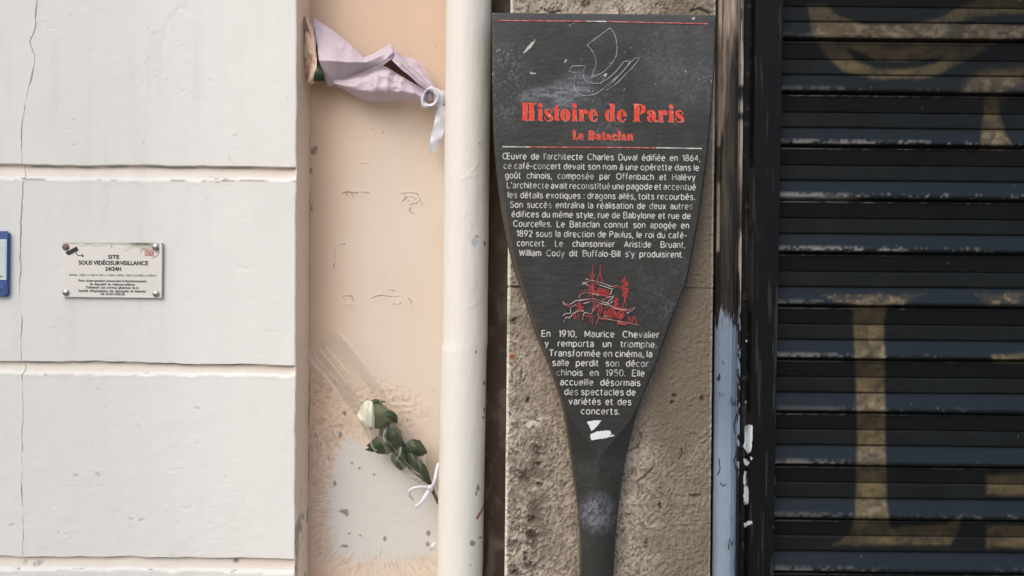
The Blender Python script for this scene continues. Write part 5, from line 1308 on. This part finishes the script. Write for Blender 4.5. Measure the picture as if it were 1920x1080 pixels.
        amp = 0.0035 * np.sin(math.pi * V2) ** 0.5
        P[..., 1] += amp * (np.abs(2 * vn(V2 * 9, U2 * 2.0, 0.8, 3 + db) - 1) - 0.5) + amp * 0.8 * (np.abs(2 * vn(V2 * 5 + U2 * 6, U2 * 9 - V2 * 4, 0.9, 8 + db) - 1) - 0.5) * sst(0.35, 0.6, U2)
        P[..., 1] = np.minimum(P[..., 1], 0.100)
        grid_obj(nm, P, Mc, root)
    # pale strips painted as highlights and glints on the sleeve's edges and folds
    def highlight_strip(pts, wd, dp, name='cellophane_highlight'):
        F = [[(x - wd * 0.4, y + wd * 0.3, dp + .001), (x, y, dp - .0012), (x + wd * 0.4, y - wd * 0.3, dp + .001)] for x, y in pts]
        o = sheet(name, F, Mw, root, 40, 7, True, 0.0008, 0.02, 3, 0)
    Mw = cello(); Mw.name = 'highlight_film'
    tw_ = Mw.node_tree; df = tw_.nodes.new('ShaderNodeBsdfDiffuse'); df.inputs[0].default_value = (0.86, 0.82, 0.76, 1)
    mx_ = [n for n in tw_.nodes if n.type == 'MIX_SHADER'][0]; tw_.links.new(df.outputs[0], mx_.inputs[2])
    for n in Mw.node_tree.nodes:
        if n.type == 'MAP_RANGE': n.inputs['To Min'].default_value = 0.13; n.inputs['To Max'].default_value = 0.55
    highlight_strip([(632, 622), (650, 640), (676, 674), (702, 712)], 8, .054)
    highlight_strip([(580, 672), (612, 706), (640, 742)], 5, .056)
    highlight_strip([(600, 655), (628, 690), (652, 722)], 4, .048)
    highlight_strip([(692, 800), (694, 816), (698, 836), (706, 846)], 3.5, .050)
    highlight_strip([(752, 838), (750, 850), (744, 860), (738, 866)], 4, .030)
    highlight_strip([(760, 891), (772, 893), (790, 900)], 3, .050)
    highlight_strip([(797, 851), (796, 860), (798, 868)], 5, .050)
    highlight_strip([(722, 806), (720, 818), (724, 826)], 5, .032)
    highlight_strip([(590, 668), (640, 722), (668, 760)], 2.5, .050)
    highlight_strip([(612, 650), (640, 684), (660, 712)], 2.5, .046)
    highlight_strip([(738, 846), (730, 852), (722, 856)], 2.5, .034)
    highlight_strip([(770, 880), (780, 886), (788, 890)], 2.0, .034)
    # ribbon bow
    def band(name, pts, wd, par, m=M_ribbon):
        sp = smooth_pts(pts, 8); rows = []
        for i, p in enumerate(sp):
            dq = np.array(sp[min(i + 1, len(sp) - 1)][:2]) - np.array(sp[max(i - 1, 0)][:2]); dq /= np.hypot(*dq) + 1e-9
            nn = np.array([-dq[1], dq[0]]) * wd / 2
            rows.append([(p[0] + nn[0], p[1] + nn[1], p[2]), (p[0], p[1], p[2] - 0.0016), (p[0] - nn[0], p[1] - nn[1], p[2])])
        o = grid_obj(name, cr_grid(rows, len(rows), 7, True), m, par); solid(o, 0.0007, 0); return o
    kn = sheet('bow', [[(800, 911, .046), (806, 909, .042), (812, 912, .046)], [(801, 916, .042), (806, 915, .037), (812, 917, .043)], [(802, 921, .048), (807, 922, .044), (811, 921, .048)]], M_ribbon, root, 12, 12, True)
    band('loop', [(806, 915, .044), (790, 913, .036), (774, 916, .034), (767, 922, .036), (768, 931, .042)], 5.5, kn)
    band('loop', [(805, 918, .046), (798, 930, .040), (790, 942, .038), (779, 951, .042)], 7.0, kn)
    band('loop', [(806, 915, .044), (812, 908, .040), (816, 896, .040), (819, 880, .048), (823, 868, .056)], 5.6, kn)
    band('loop', [(768, 930, .044), (772, 934, .05), (776, 938, .056)], 2.6, kn)
build_rose()

# scrap of ribbon caught behind the pipe
def build_scrap():
    root = sheet('ribbon_scrap', [[(816, 1015, .060), (820, 1018, .060)], [(809, 1021, .055), (812, 1024, .053)], [(806, 1030, .060), (810, 1030, .058)], [(812, 1032, .066), (812, 1034, .066)]], M_ribbon, None, 18, 6, True)
    tag(root, 'tiny curl of white ribbon caught low behind the drainpipe', 'ribbon')
build_scrap()
